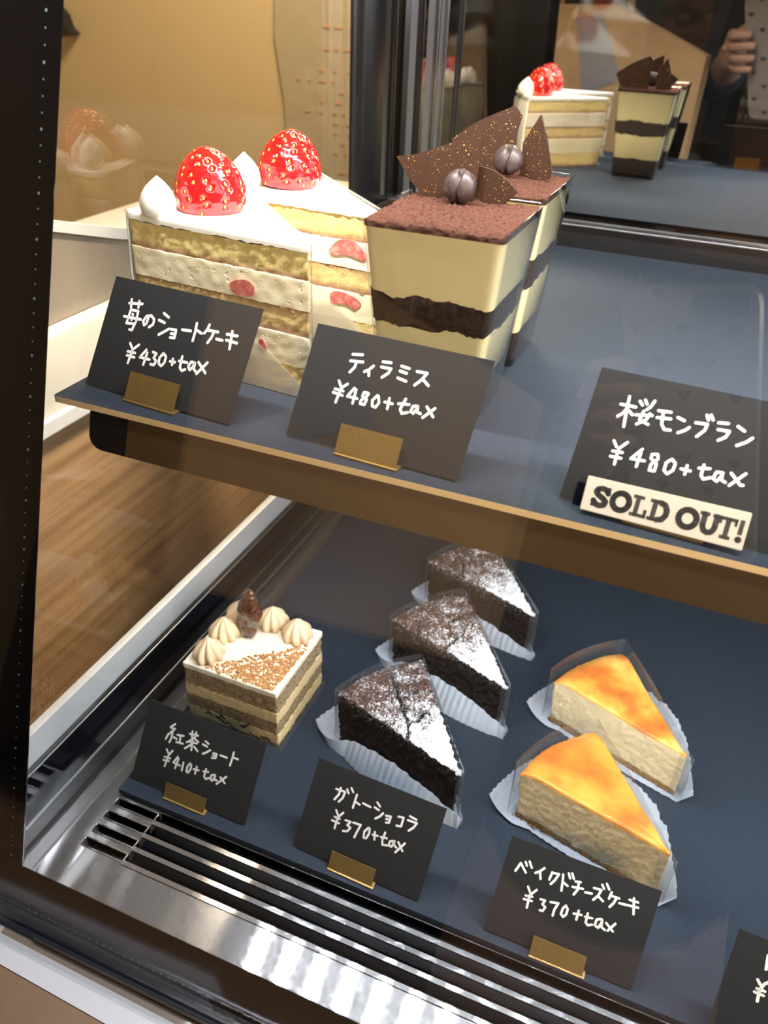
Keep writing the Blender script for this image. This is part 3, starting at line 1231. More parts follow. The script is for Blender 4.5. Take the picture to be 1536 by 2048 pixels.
tiramisu('tiramisu in a clear square cup nearest the glass, behind its handwritten price card', -115.4, 371, 0,
         [([(-155.5, 109.9), (-148, 111.0), (-141.4, 113.1), (-128.4, 118.3), (-114.6, 125.0), (-114.3, 116.1), (-114.5, 105.3), (-115.2, 90.0), (-140.2, 90.0), (-141.9, 94.6), (-149.0, 101.3)], 396, .12, .05),
          ([(-116.8, 108.8), (-108.1, 107.9), (-100.6, 105.0), (-93.9, 100.3), (-101.7, 92.5), (-102.5, 90), (-116.6, 90)], 400, .1, -.25)],
         (-119.8, 388, 101.2), 8.0)
tiramisu('tiramisu in a clear square cup standing second, behind the front tiramisu cup', -117.5, 453, 3,
         [([(-155.3, 107.5), (-148, 113), (-139.9, 118.2), (-130.5, 122.7), (-121, 126.9), (-116.7, 122.3), (-118.2, 113.8), (-117.4, 97.5), (-118, 90.2), (-146, 90.2)], 478, .1, 0),
          ([(-103.7, 125.1), (-99.3, 115.8), (-93.5, 99.3), (-95, 90.2), (-111.2, 90.2), (-111.7, 110.7)], 470, .05, -.2)],
         (-116.7, 462, 102.6), 8.0)


def paper_cup(parent, tip, r, aL, aR, z, front, arc, rightp, sd=0):
    """pleated glassine cup folded out round a wedge. each side: (base offset, rim offset, rim height)"""
    ol = wedge_outline(tip, r, aL, aR, 1.3, 2, 3, .8)
    n = len(ol)
    am = math.radians((aL + aR) / 2)
    fa, ra = math.radians(aL), math.radians(aR)
    fn = Vector((math.sin(fa), -math.cos(fa)))
    if fn.dot(Vector((math.cos(am), math.sin(am)))) > 0:
        fn = -fn
    rn = Vector((math.sin(ra), -math.cos(ra)))
    if rn.dot(Vector((math.cos(am), math.sin(am)))) > 0:
        rn = -rn
    rows = [[], [], [], [], []]
    for i, p in enumerate(ol):
        d = Vector((p.x - tip[0], p.y - tip[1]))
        s = max(0.0, min(1, d.length / r))
        rad = d.normalized() if d.length > .01 else -Vector((math.cos(am), math.sin(am)))
        wa = max(0, min(1, (d.length - (r - 10)) / 11))
        wf = max(0, 1 - abs(d.dot(fn) - .8) / 14) if abs(d.dot(fn) - .8) < abs(d.dot(rn) - .8) else 0
        wr = max(0, 1 - abs(d.dot(rn) - .8) / 14) if wf == 0 else 0
        bell = math.sin(PI * min(1, .12 + .8 * s)) ** .8
        if d.length > r - .5 and (abs(d.dot(fn) - .8) > 1.5 and abs(d.dot(rn) - .8) > 1.5):
            wf = wr = 0
            k = (arc[0], arc[1], arc[2])
            nrm = rad
        else:
            side, nrm = (front, fn) if wf >= wr else (rightp, rn)
            e = max(0, (s - .86) / .14)
            k = [side[j] * bell * (1 - e) + arc[j] * e for j in range(3)]
            k[0] = max(k[0], 3.2); k[1] = max(k[1], 4)
            nrm = (nrm * (1 - e) + rad * e).normalized()
            if s < .06:
                nrm = (nrm - Vector((math.cos(am), math.sin(am))) * 1.2).normalized()
        pl = math.sin(i * PI / 2.0) * 1.0 + .4 * noise.noise(Vector((i * .3, sd, 0)))
        wav = noise.noise(Vector((i * .16, sd * 5, 1))) * .16
        q0 = p - nrm * 3
        q1 = p + nrm * (k[0] + .3 * pl)
        q2 = p + nrm * ((k[0] + k[1]) / 2 + pl * .7)
        q3 = p + nrm * (k[1] + pl * .35)
        h = k[2] * (1 + wav)
        rows[0].append((q0.x, q0.y, z + .25))
        rows[1].append((q1.x, q1.y, z + .3))
        rows[2].append(((q1.x * .8 + q2.x * .2), (q1.y * .8 + q2.y * .2), z + .35 + h * .12))
        rows[3].append((q2.x, q2.y, z + .3 + h * .55 + .3 * pl))
        rows[4].append((q3.x, q3.y, z + .4 + h + .2 * pl))
    b = BM()
    sheet(b, rows, .18, closed=True)
    return link('paper_cup', b, M['paper_film'], parent, smooth=70, label='pleated translucent white paper cup')


def dist_poly(x, y, pts):
    m = 1e9
    for (ax, ay), (bx, by) in zip(pts, pts[1:]):
        dx, dy = bx - ax, by - ay
        t = max(0, min(1, ((x - ax) * dx + (y - ay) * dy) / (dx * dx + dy * dy)))
        m = min(m, math.hypot(x - ax - t * dx, y - ay - t * dy))
    return m


LZ = -288.0


def gateau(lab, tip, r, aL, aR, cracks, sd):
    t = thing('chocolate_gateau', lab, 'cake slice', (tip[0], tip[1], LZ + .5), 'chocolate gateau slices on the lower shelf')
    fa, ra = math.radians(aL), math.radians(aR)

    def at(d, f):          # d along the slice, f = 0 front face .. 1 far face
        a = fa + (ra - fa) * f
        return (tip[0] + d * math.cos(a), tip[1] + d * math.sin(a))
    cr = [[at(d, f) for d, f in c] for c in cracks]
    for c in cr:
        for i in range(len(c) - 1, 0, -1):
            (x0, y0), (x1, y1) = c[i - 1], c[i]
            c.insert(i, ((x0 + x1) / 2 + random.uniform(-1.6, 1.6), (y0 + y1) / 2 + random.uniform(-1.6, 1.6)))

    def top(x, y):
        d = math.hypot(x - tip[0], y - tip[1]) / r
        z = 4.6 * math.sin(min(1, d * 1.02) * PI * .62) - max(0, d - .9) * 34 * max(0, d - .9) * 10
        for c in cr:
            q = dist_poly(x, y, c)
            z -= 5.0 * math.exp(-(q / 1.25) ** 2) - .9 * math.exp(-((q - 3) / 1.8) ** 2)
        return z
    ol = wedge_outline(tip, r, aL, aR, 1.35, 1.8, 2.6)
    b = prism(ol, LZ + .6, LZ + 44, 24, 44, 1.6, top=top, tmi=1, capcenter=at(r * .55, .5))
    for f_ in b.faces:
        if f_.material_index == 1:
            c_ = f_.calc_center_median()
            if min(dist_poly(c_.x, c_.y, k_) for k_ in cr) < 1.25 + .6 * noise.noise(c_ * .4):
                f_.material_index = 0
    # slightly narrower towards the foot
    for v in b.verts:
        f = (v.co.z - LZ) / 46
        if f < 1:
            cx, cy = at(r * .6, .5)
            k = 1 - .05 * (1 - f)
            v.co.x = cx + (v.co.x - cx) * k
            v.co.y = cy + (v.co.y - cy) * k
    roughen(b, 1.6, 3.2, sd)
    roughen(b, .8, 1.2, sd + 3)
    link('cake_body', b, [M['gside'], M['gtop']], t, smooth='all', label='dark crumbly cake with sugar dusted cracked top')
    paper_cup(t, tip, r, aL, aR, LZ, (14, 5.5, 22) if sd < 3 else (9, 4, 18), (15, 20, 4) if sd < 2 else (12, 15, 4), (1.5, 3, 8), sd)
    amx = (math.cos((fa + ra) / 2), math.sin((fa + ra) / 2))
    fn = Vector((math.sin(fa), -math.cos(fa)))
    if fn.y > 0:
        fn = -fn
    film_wall('clear_film', t, tip, r, aL, aR, LZ + 3, LZ + 50, 1.4,
              skip=lambda x, y: (x - tip[0]) * fn.x + (y - tip[1]) * fn.y > .2 and 5 < math.hypot(x - tip[0], y - tip[1]) < r - 1, lab='clear film round the back and far side')
    return t


gateau('chocolate gateau slice nearest the front, behind its price card, deepest cracks', (-73, 345), 107, 163.6, 124.5,
       [[(98, .62), (82, .55), (66, .42), (52, .28), (46, .12), (44, 0)], [(52, .28), (50, .5), (55, .72), (50, .9)], [(70, .45), (74, .7), (72, .98)]], 1)
gateau('chocolate gateau slice in the middle of the row of three, thick sugar on its tip', (-66, 432), 110, 162, 125,
       [[(56, 0), (58, .2), (62, .45), (66, .7)], [(96, .2), (88, .12), (84, 0)], [(78, .5), (80, .75), (82, .95)]], 2)
gateau('chocolate gateau slice farthest back, partly under the upper shelf', (-67, 521), 108, 164, 127,
       [[(100, .4), (88, .35), (78, .2), (70, 0)]], 3)


def cheesecake(lab, tip, r, aL, aR, h0, h1, topm, sd):
    t = thing('baked_cheesecake', lab, 'cake slice', (tip[0], tip[1], LZ + .5), 'baked cheesecake slices on the lower shelf')

    def top(x, y):
        d = math.hypot(x - tip[0], y - tip[1]) / r
        e = max(0, d - .84)
        return (h1 - h0) * min(1, d * 1.1) + 1.2 * math.sin(d * 5 + sd) * .5 - e * e * 260 + .9 * noise.noise(Vector((x * .05, y * .05, sd)))
    ol = wedge_outline(tip, r, aL, aR, 1.6, 1.6, 3.5)
    b = prism(ol, LZ + 5.0, LZ + h0, 18, 26, 1.8, top=top, tmi=1)
    for v in b.verts:
        d = math.hypot(v.co.x - tip[0], v.co.y - tip[1])
        f = (v.co.z - LZ) / h0
        if d > r * .75 and f < .95:
            k = 1 - .035 * (1 - f) * (d / r)
            v.co.x = tip[0] + (v.co.x - tip[0]) * k
            v.co.y = tip[1] + (v.co.y - tip[1]) * k
    roughen(b, .9, 2.6, sd, only=lambda v: v.co.z < LZ + h0 - 2)
    roughen(b, .25, 7, sd + 2)
    link('cake_body', b, [M['cside'], topm], t, smooth='all', label='pale cheesecake with browned golden top')
    b = prism(wedge_outline(tip, r * .975, aL, aR, 1.5, 1.5, 2.5), LZ + .7, LZ + 5.4, 3, 4, .6)
    roughen(b, .8, 1.8, sd)
    link('biscuit_base', b, M['biscuit'], t, smooth='all')
    b = BM()
    fa = math.radians(aL)
    for k in range(26):
        d = random.uniform(r * .72, r * .98)
        x, y = tip[0] + d * math.cos(fa) + random.uniform(-1.5, 1), tip[1] + d * math.sin(fa) - random.uniform(.2, 2)
        bmesh.ops.create_icosphere(b, subdivisions=1, radius=random.uniform(.3, .8), matrix=Matrix.Translation((x, y, LZ + random.uniform(1.2, 4))))
    link('loose_crumbs', b, M['biscuit'], t, smooth='all', kind='stuff', label='loose biscuit crumbs')
    paper_cup(t, tip, r, aL, aR, LZ, (5, 6, 1.5), (13, 17, 5), (7, 22, 20), sd)
    fn = Vector((math.sin(fa), -math.cos(fa)))
    if fn.y > 0:
        fn = -fn
    film_wall('clear_film', t, tip, r, aL, aR, LZ + 3, lambda x, y: LZ + 50 - 8 * max(0, 1 - math.hypot(x - tip[0], y - tip[1]) / 60), 2.6,
              skip=lambda x, y: (x - tip[0]) * fn.x + (y - tip[1]) * fn.y > .2 and 7 < math.hypot(x - tip[0], y - tip[1]) < r + 1, lab='clear film standing above the cake')
    return t


cheesecake('baked cheesecake slice nearest the front, evenly browned orange top', (58, 341), 101, 166.3, 126.5, 44, 47, M['c1top'], 1)
cheesecake('baked cheesecake slice at the back with a dark scorched spot on yellow top', (60.5, 425), 105, 161, 123, 40.5, 44, M['c2top'], 2)

# ---------------------------------------------------------------- tea cream square
t = thing('tea_shortcake', 'square layered tea cake with cream rosettes and glazed nut, by the left rail', 'cake slice', (-248, 386, LZ + .5))
X0, X1, Y0, Y1 = -285.5, -209.5, 349.5, 421


def tea(name, z0, z1, mat, g, amp, size, sd, edge=.4, rings=3, cut=0):
    ol = rounded([(X0 - g, Y0 - g), (X1 + g, Y0 - g), (X1 + g, Y1 + g), (X0 - g, Y1 + g)], 1.2, 1.8)
    b = prism(ol, LZ + z0, LZ + z1, max(2, int((z1 - z0) / 1.6)), rings, edge)
    roughen(b, amp * 2, size, sd)
    return link(name, b, M[mat], t, smooth=60)


tea('sponge_layer', 1.0, 4.2, 'teasponge', -.5, .5, 2.5, 1)
tea('cream_layer', 4, 13, 'teajam', 0, .3, 4, 2)
tea('sponge_layer', 12.6, 25.2, 'teasponge', -.4, .6, 2.5, 3)
tea('cream_layer', 25, 34.6, 'teafill', 0, .3, 4, 4)
tea('sponge_layer', 34.3, 50.8, 'teasponge', -.4, .6, 2.5, 5)
tea('cream_top', 50.4, 55, 'cream', .2, .18, 5, 6, 1.0, 16)
# thin dark chocolate streaks in the lowest cream, along the front face
b = BM()
for k, (x, z, ln, sl) in enumerate([(-262, 9.5, 10, -.25), (-252, 7.5, 9, -.5), (-241, 9, 8, .5), (-233, 6.5, 8, -.6), (-224, 7.5, 9, -.4), (-270, 11, 6, 0), (-258, 11.5, 5, .2)]):
    pts = []
    for i in range(9):
        f = i / 8
        pts.append((x + ln * f, LZ + z + sl * ln * f + 1.1 * math.sin(f * 6 + k), .5 + .55 * math.sin(PI * f)))
    up_ = [(a, Y0 - .62, c + w) for a, c, w in pts]
    dn_ = [(a, Y0 - .62, c - w * .7) for a, c, w in pts]
    slab(b, up_ + dn_[::-1], (0, .5, 0))
link('chocolate_streaks', b, M['soaked'], t, kind='stuff', label='dark streaks in the lowest cream')
for k, (x, y) in enumerate([(-271, 362), (-273, 386), (-272, 408), (-246, 412), (-223, 407)]):
    b = BM()
    prof = [(10.5, 0), (12.6, 1.6), (13.2, 4.2), (12.6, 7.0), (10.8, 10.0), (8.2, 12.8), (5.4, 15.2), (3.0, 17.2), (1.3, 18.6), (.3, 19.4)]
    lathe(b, (x, y, LZ + 54.7), [(r_ * .92, h_ * .95) for r_, h_ in prof], 96,
          lambda th, f: 1 - (.42 - .12 * f) * (1 - abs(math.cos(4 * (th + k * .3 + f * .35))) ** .7))
    link('cream_rosette', b, M['tearosette'], t, smooth='all')
b = BM()
vs_ = ellipsoid(b, (0, 0, 0), 1, 1, 1, None, 48, 40)
for v in vs_:
    x, y, z = v.co
    k = 1 + .16 * math.sin(z * 7 + 1.3 * x) * (1 - z * z) + .12 * noise.noise(Vector((x * 2.2, y * 2.2, z * 3.2)))
    g = 1 - .22 * math.exp(-(x / .16) ** 2) * (1 if y < 0 else .3)
    v.co = Vector((-255 + x * 8.6 * k * g + 1.8 * z, 393 + y * 6.5 * k * g, LZ + 54 + 22.5 + z * 23.5))
roughen(b, .9, 3, 4)
link('glazed_pecan', b, M['pecan'], t, smooth='all', label='dark glossy glazed nut standing on end')
b = BM()
rnd = random.Random(5)
tri = [(-271, 350.5), (-213, 350.5), (-210.5, 404)]
A_, B_, C_ = [Vector(p) for p in tri]
for k in range(900):
    u, v = rnd.random(), rnd.random()
    if u + v > 1:
        u, v = 1 - u, 1 - v
    p = B_ + (A_ - B_) * u + (C_ - B_) * v
    if u + v > .80 and rnd.random() < .45:
        continue
    s_ = rnd.uniform(.55, 1.45)
    m = Matrix.Translation((p.x, p.y, LZ + 55 + s_ * .35)) @ Matrix.Rotation(rnd.uniform(0, 6), 4, 'Z') @ Matrix.Rotation(rnd.uniform(0, 3), 4, 'X') @ Matrix.Diagonal((s_ * 1.25, s_ * .9, s_ * .6, 1))
    bmesh.ops.create_icosphere(b, subdivisions=1, radius=1, matrix=m)
link('praline_crumbs', b, M['crumb'], t, kind='stuff', label='brown praline crumbs over the front corner')
b = BM()
ol = rounded([(X0 - 2, Y0 - 2), (X1 + 3.2, Y0 - 2), (X1 + 3.2, Y1 + 2), (X0 - 2, Y1 + 2)], 3, 2)
sheet(b, [[(p.x, p.y, LZ + .4) for p in ol], [(p.x + (p.x - X0) * .004, p.y, LZ + 6 + .8 * noise.noise(Vector((p.x * .1, p.y * .1, 0)))) for p in ol]], .3, closed=True)
prism(ol, LZ + .3, LZ + .8, 1, 1, bm=b)
link('clear_tray', b, M['film'], t, smooth=50, label='clear plastic foot tray')

# ================================================================ price cards
STROKES = {"straw":[[[15.1,46.2],[23.2,47.3]],[[16.0,48.3],[16.7,44.5]],[[20.9,48.3],[21.3,45.1]],[[17.0,43.4],[16.6,38.0],[16.3,36.2],[21.3,36.7]],[[17.1,43.2],[21.8,43.3],[22.0,38.3],[20.7,33.4],[19.1,33.4]],[[13.8,39.2],[24.6,39.6]],[[18.7,41.3],[19.1,40.9]],[[18.7,38.9],[19.0,38.4]],[[29.0,42.1],[28.6,38.3],[27.4,37.3],[26.3,39.1],[27.5,41.9],[30.4,42.7],[32.7,41.2],[32.7,38.7],[30.7,36.9]],[[37.6,45.3],[41.0,43.9]],[[35.6,41.5],[39.4,40.8]],[[37.6,34.5],[40.1,36.3],[42.8,38.4]],[[44.0,38.5],[47.2,38.7],[47.4,34.8],[44.8,34.5]],[[44.7,36.5],[47.1,36.7]],[[50.7,39.6],[55.8,40.0]],[[58.2,44.3],[58.5,40.2],[58.3,35.6]],[[58.9,41.1],[62.3,40.1]],[[65.6,45.0],[65.1,42.7],[63.8,40.5]],[[65.2,42.3],[71.4,42.6]],[[69.2,42.5],[68.5,39.4],[67.0,36.4]],[[71.5,39.2],[74.9,39.2]],[[76.7,42.6],[82.6,42.9]],[[77.1,39.8],[83.3,39.6]],[[79.2,44.5],[80.1,36.1]],[[21.7,26.9],[24.2,24.1]],[[27.4,27.2],[24.2,24.1],[23.3,17.0]],[[21.5,22.6],[26.2,22.7]],[[21.6,20.6],[26.4,20.5]],[[32.6,25.7],[29.8,21.3],[35.9,21.4]],[[33.6,24.4],[32.9,18.2]],[[36.9,25.5],[39.2,25.1],[38.1,22.8],[40.1,21.6],[39.3,19.4],[37.2,19.3]],[[43.3,26.2],[41.6,23.6],[41.9,20.7],[43.8,19.9],[45.2,21.9],[45.3,24.8],[43.3,26.2]],[[48.3,23.2],[51.3,23.4]],[[49.6,24.7],[50.0,21.8]],[[54.7,27.0],[54.9,21.5],[56.5,20.2],[58.2,21.3]],[[53.5,24.5],[58.4,24.7]],[[62.6,25.5],[60.6,25.6],[59.6,23.0],[60.9,21.6],[62.3,23.4],[62.9,25.5],[63.1,22.5],[64.6,21.5]],[[64.8,26.3],[70.2,22.1]],[[69.9,27.2],[65.3,20.7]]],"tira":[[[23.6,44.2],[28.4,44.9]],[[23.2,41.1],[29.4,41.8]],[[26.3,41.2],[26.0,38.7],[24.2,36.1]],[[34.9,41.1],[33.1,39.0],[31.2,37.8]],[[33.1,39.1],[33.8,36.5]],[[38.9,43.9],[42.8,44.2]],[[38.7,41.5],[43.5,41.6],[42.7,39.5],[40.2,37.1]],[[48.1,43.8],[51.9,43.5]],[[47.9,41.6],[51.2,41.2]],[[47.6,38.4],[51.8,37.8]],[[55.8,43.0],[60.6,43.2],[58.8,39.9],[56.2,37.0]],[[59.3,40.3],[62.5,38.1]],[[20.0,31.2],[21.7,28.8]],[[24.6,30.7],[21.9,28.2],[20.9,21.4]],[[19.0,27.2],[23.3,27.1]],[[18.5,25.5],[23.4,25.1]],[[28.4,29.6],[25.9,25.3],[30.9,25.3]],[[29.4,29.1],[29.3,22.8]],[[35.3,28.9],[33.5,28.7],[33.2,26.9],[35.6,26.0],[35.1,23.4],[32.9,23.5],[33.0,25.0],[35.0,26.9],[35.9,28.6]],[[40.2,28.8],[38.4,26.2],[39.0,23.7],[40.7,23.5],[41.8,25.8],[40.8,28.6]],[[44.4,26.8],[48.2,26.8]],[[46.2,28.8],[46.4,24.1]],[[53.8,30.2],[52.4,25.3],[53.6,23.7],[56.2,24.7]],[[51.0,27.5],[56.0,28.2]],[[59.8,28.4],[58.0,27.9],[57.5,25.4],[58.9,24.9],[59.9,26.8],[60.1,28.4],[60.6,25.8],[62.2,25.5]],[[64.3,29.1],[68.2,25.5]],[[68.1,29.2],[63.6,24.1]]],"mont":[[[14.1,44.4],[20.1,44.5]],[[16.6,48.1],[16.9,42.8],[17.6,35.8]],[[17.0,43.5],[15.9,41.1],[14.1,39.3]],[[17.3,42.9],[19.6,41.2]],[[21.1,47.2],[22.4,45.9]],[[23.0,48.1],[24.1,46.6]],[[26.7,48.5],[25.7,45.8],[24.6,44.5]],[[23.6,43.6],[22.9,39.9],[26.6,38.8]],[[26.2,43.1],[25.4,40.5],[22.2,37.9]],[[20.9,41.5],[27.2,42.6]],[[29.1,45.1],[33.9,45.5]],[[29.3,42.3],[34.5,42.9]],[[31.0,45.1],[31.7,40.1],[33.1,38.3],[35.5,38.5]],[[37.0,44.1],[39.7,43.4]],[[38.6,38.2],[40.9,39.7],[42.2,41.2]],[[44.1,43.6],[48.4,44.0],[48.1,41.5],[45.8,38.4]],[[47.3,47.4],[48.3,45.7]],[[48.8,47.8],[50.0,46.1]],[[52.3,45.5],[55.8,46.0]],[[52.8,42.9],[57.0,43.1],[56.2,40.6],[53.9,38.8]],[[59.5,45.7],[62.2,44.5]],[[61.0,38.4],[64.0,40.5],[65.7,42.5]],[[15.4,29.3],[17.0,27.2]],[[20.8,29.9],[18.1,26.6],[18.1,20.0]],[[16.0,25.1],[19.9,25.4]],[[15.7,22.8],[20.0,23.0]],[[27.2,28.6],[23.8,23.8],[29.2,24.2]],[[27.0,27.2],[26.7,21.2]],[[33.3,28.0],[31.4,27.5],[31.4,25.8],[34.0,24.3],[34.0,21.2],[32.0,21.0],[32.0,23.5],[34.1,26.2],[33.6,27.9]],[[39.3,27.5],[37.5,25.5],[37.5,22.4],[39.0,21.3],[40.8,23.3],[41.0,26.1],[39.3,27.5]],[[43.6,24.6],[47.2,24.6]],[[45.5,26.4],[45.5,22.8]],[[51.5,28.2],[51.5,23.9],[52.7,22.7],[55.1,23.9]],[[50.0,26.5],[54.0,27.3]],[[58.7,26.9],[56.7,26.6],[56.1,23.9],[57.7,23.1],[58.8,25.4],[59.0,26.9],[59.1,24.1],[60.8,23.5]],[[62.0,27.5],[66.4,23.8],[67.3,24.0]],[[67.1,28.6],[62.5,22.7]]],"tea":[[[24.8,48.8],[21.7,45.5],[24.3,45.4]],[[25.4,45.7],[21.6,40.6]],[[24.2,44.0],[24.1,38.4],[23.2,35.2]],[[21.1,40.2],[20.0,36.6]],[[25.7,39.8],[28.2,39.3]],[[28.1,42.2],[32.9,43.2]],[[30.6,42.7],[31.0,37.5]],[[28.4,37.2],[33.6,37.9]],[[37.1,46.2],[43.5,47.1]],[[38.7,48.5],[39.0,44.9]],[[41.7,48.8],[41.5,45.4]],[[40.3,44.7],[38.9,42.3],[36.1,39.8]],[[40.4,44.6],[44.7,43.0]],[[37.8,40.8],[43.7,41.7]],[[40.4,42.6],[40.8,35.9]],[[39.9,39.5],[35.8,35.4]],[[42.4,38.9],[45.5,36.8]],[[49.8,45.4],[52.4,44.5]],[[48.3,42.7],[51.9,42.3]],[[49.7,36.5],[52.0,38.2],[54.6,40.8]],[[57.3,39.7],[60.0,39.9],[59.7,37.0],[56.9,36.2]],[[57.3,38.0],[59.8,38.4]],[[62.8,40.1],[67.7,40.2]],[[71.8,45.4],[71.6,41.0],[71.1,36.0]],[[72.0,42.0],[75.8,42.0]],[[22.4,30.0],[24.5,27.5]],[[27.1,30.5],[24.8,26.4],[23.6,18.1]],[[22.1,24.4],[26.5,24.8]],[[21.7,22.0],[25.9,22.6]],[[32.0,27.9],[29.5,22.9],[34.9,22.7]],[[32.9,26.9],[31.7,19.6]],[[37.1,25.7],[37.0,19.9]],[[42.1,26.9],[40.6,24.2],[40.5,20.6],[42.0,20.2],[43.4,23.5],[43.3,26.2],[42.1,26.9]],[[45.5,24.1],[49.5,24.6]],[[47.5,26.5],[47.3,21.4]],[[54.7,27.5],[54.3,22.1],[55.9,20.8],[57.9,22.3]],[[53.0,25.3],[56.8,26.1]],[[62.0,26.0],[59.6,25.1],[59.0,22.3],[60.6,21.3],[62.0,24.1],[62.2,25.8],[62.4,22.6],[64.2,22.9]],[[66.2,25.9],[70.2,23.2]],[[70.3,27.8],[64.4,20.6]]],"gato":[[[18.9,47.3],[25.1,47.7],[24.5,43.5],[22.5,40.2]],[[21.7,49.0],[21.5,44.7],[19.4,40.5]],[[26.0,49.7],[27.5,47.7]],[[28.5,51.6],[30.2,49.6]],[[33.0,49.0],[32.5,40.1]],[[33.0,44.4],[36.3,43.6]],[[38.2,45.3],[43.4,44.9]],[[47.0,49.3],[49.3,47.6]],[[46.1,45.8],[49.1,45.1]],[[48.3,39.3],[50.7,41.6],[52.2,44.3]],[[54.3,43.6],[57.5,44.2],[57.3,40.1],[55.4,39.5]],[[55.0,41.7],[57.3,42.1]],[[62.1,46.1],[65.4,46.7],[65.2,40.9],[62.3,40.3]],[[69.0,49.1],[73.3,48.6]],[[68.4,46.3],[74.2,46.7],[72.9,43.3],[70.4,40.3]],[[22.4,34.4],[24.6,31.5]],[[27.3,34.7],[24.5,30.4],[24.2,23.1]],[[22.4,30.0],[26.0,30.0]],[[21.3,27.3],[26.2,27.2]],[[29.9,30.8],[33.4,31.0],[31.8,28.3],[34.2,27.5],[32.8,24.6],[30.0,23.6]],[[35.2,31.3],[40.3,31.8],[39.0,26.8],[38.2,22.8]],[[45.5,32.1],[43.5,28.7],[44.0,24.9],[45.7,25.1],[46.8,28.7],[46.5,31.8],[45.5,32.1]],[[49.2,29.0],[52.5,29.5]],[[50.2,31.2],[51.0,26.5]],[[56.6,33.4],[56.0,28.3],[56.7,25.5],[59.9,26.3]],[[54.6,29.7],[58.4,30.4]],[[63.1,30.6],[60.9,29.5],[60.7,26.7],[62.6,26.6],[63.5,29.2],[63.6,30.8],[63.7,28.2],[65.7,27.4]],[[66.1,31.0],[69.9,26.8]],[[70.2,31.9],[65.8,24.3]]],"chee":[[[9.3,40.7],[11.2,46.1],[15.2,41.9]],[[13.7,47.7],[14.9,45.9]],[[15.8,48.8],[17.8,45.8]],[[24.8,48.3],[23.0,45.9],[20.5,43.7]],[[22.8,45.5],[24.1,41.5]],[[29.6,47.7],[28.9,43.0]],[[29.9,47.4],[33.4,48.0],[32.0,43.8],[30.3,40.9]],[[35.7,48.7],[36.3,44.9],[36.9,39.5]],[[36.5,44.6],[39.5,43.4]],[[38.5,50.5],[39.8,48.1]],[[40.3,51.2],[41.9,48.5]],[[43.2,47.5],[45.9,48.1]],[[42.3,43.9],[48.0,45.0]],[[45.1,46.9],[45.4,43.6],[43.9,40.0]],[[49.7,43.6],[53.2,44.3]],[[53.7,47.8],[57.8,48.2],[56.8,44.4],[54.8,41.2]],[[56.8,44.3],[60.0,42.5]],[[57.5,51.2],[59.0,49.4]],[[59.8,52.6],[61.7,50.1]],[[63.4,49.1],[62.8,45.1]],[[63.5,47.1],[68.0,47.3]],[[66.5,46.7],[65.8,43.7],[64.2,40.8]],[[68.7,44.8],[72.5,45.3]],[[73.4,48.7],[78.1,49.0]],[[72.6,45.4],[78.8,46.2]],[[75.5,50.4],[77.3,41.8]],[[18.5,34.6],[20.5,31.7]],[[23.7,34.7],[20.6,30.3],[20.7,22.8]],[[18.4,29.2],[22.2,30.0]],[[17.9,26.9],[22.5,27.5]],[[27.0,30.4],[29.6,30.7],[28.7,28.0],[30.6,27.1],[29.7,24.4],[28.1,24.2]],[[32.8,31.0],[37.1,32.0],[35.8,27.7],[35.7,24.1]],[[41.4,32.4],[40.1,30.2],[39.9,26.7],[41.3,25.6],[42.7,27.6],[42.8,30.8],[41.4,32.4]],[[46.5,29.7],[50.8,30.6]],[[48.8,32.3],[48.7,27.0]],[[53.9,32.8],[54.0,27.4],[55.4,26.4],[57.5,27.6]],[[52.9,30.4],[56.8,31.1]],[[61.6,32.6],[59.3,31.4],[59.0,27.9],[61.1,27.2],[62.2,30.5],[62.2,32.4],[62.7,28.3],[64.9,27.5]],[[64.7,31.5],[69.1,28.4]],[[69.4,33.0],[66.4,27.7]]],"last":[[[18.8,58.2],[19.6,50.8]],[[17.2,44.0],[19.1,41.8]],[[24.0,46.0],[22.1,44.7],[20.6,42.9],[19.4,39.0],[19.7,33.0]],[[18.0,39.4],[21.8,39.5]],[[17.3,37.2],[21.8,37.1]]]}


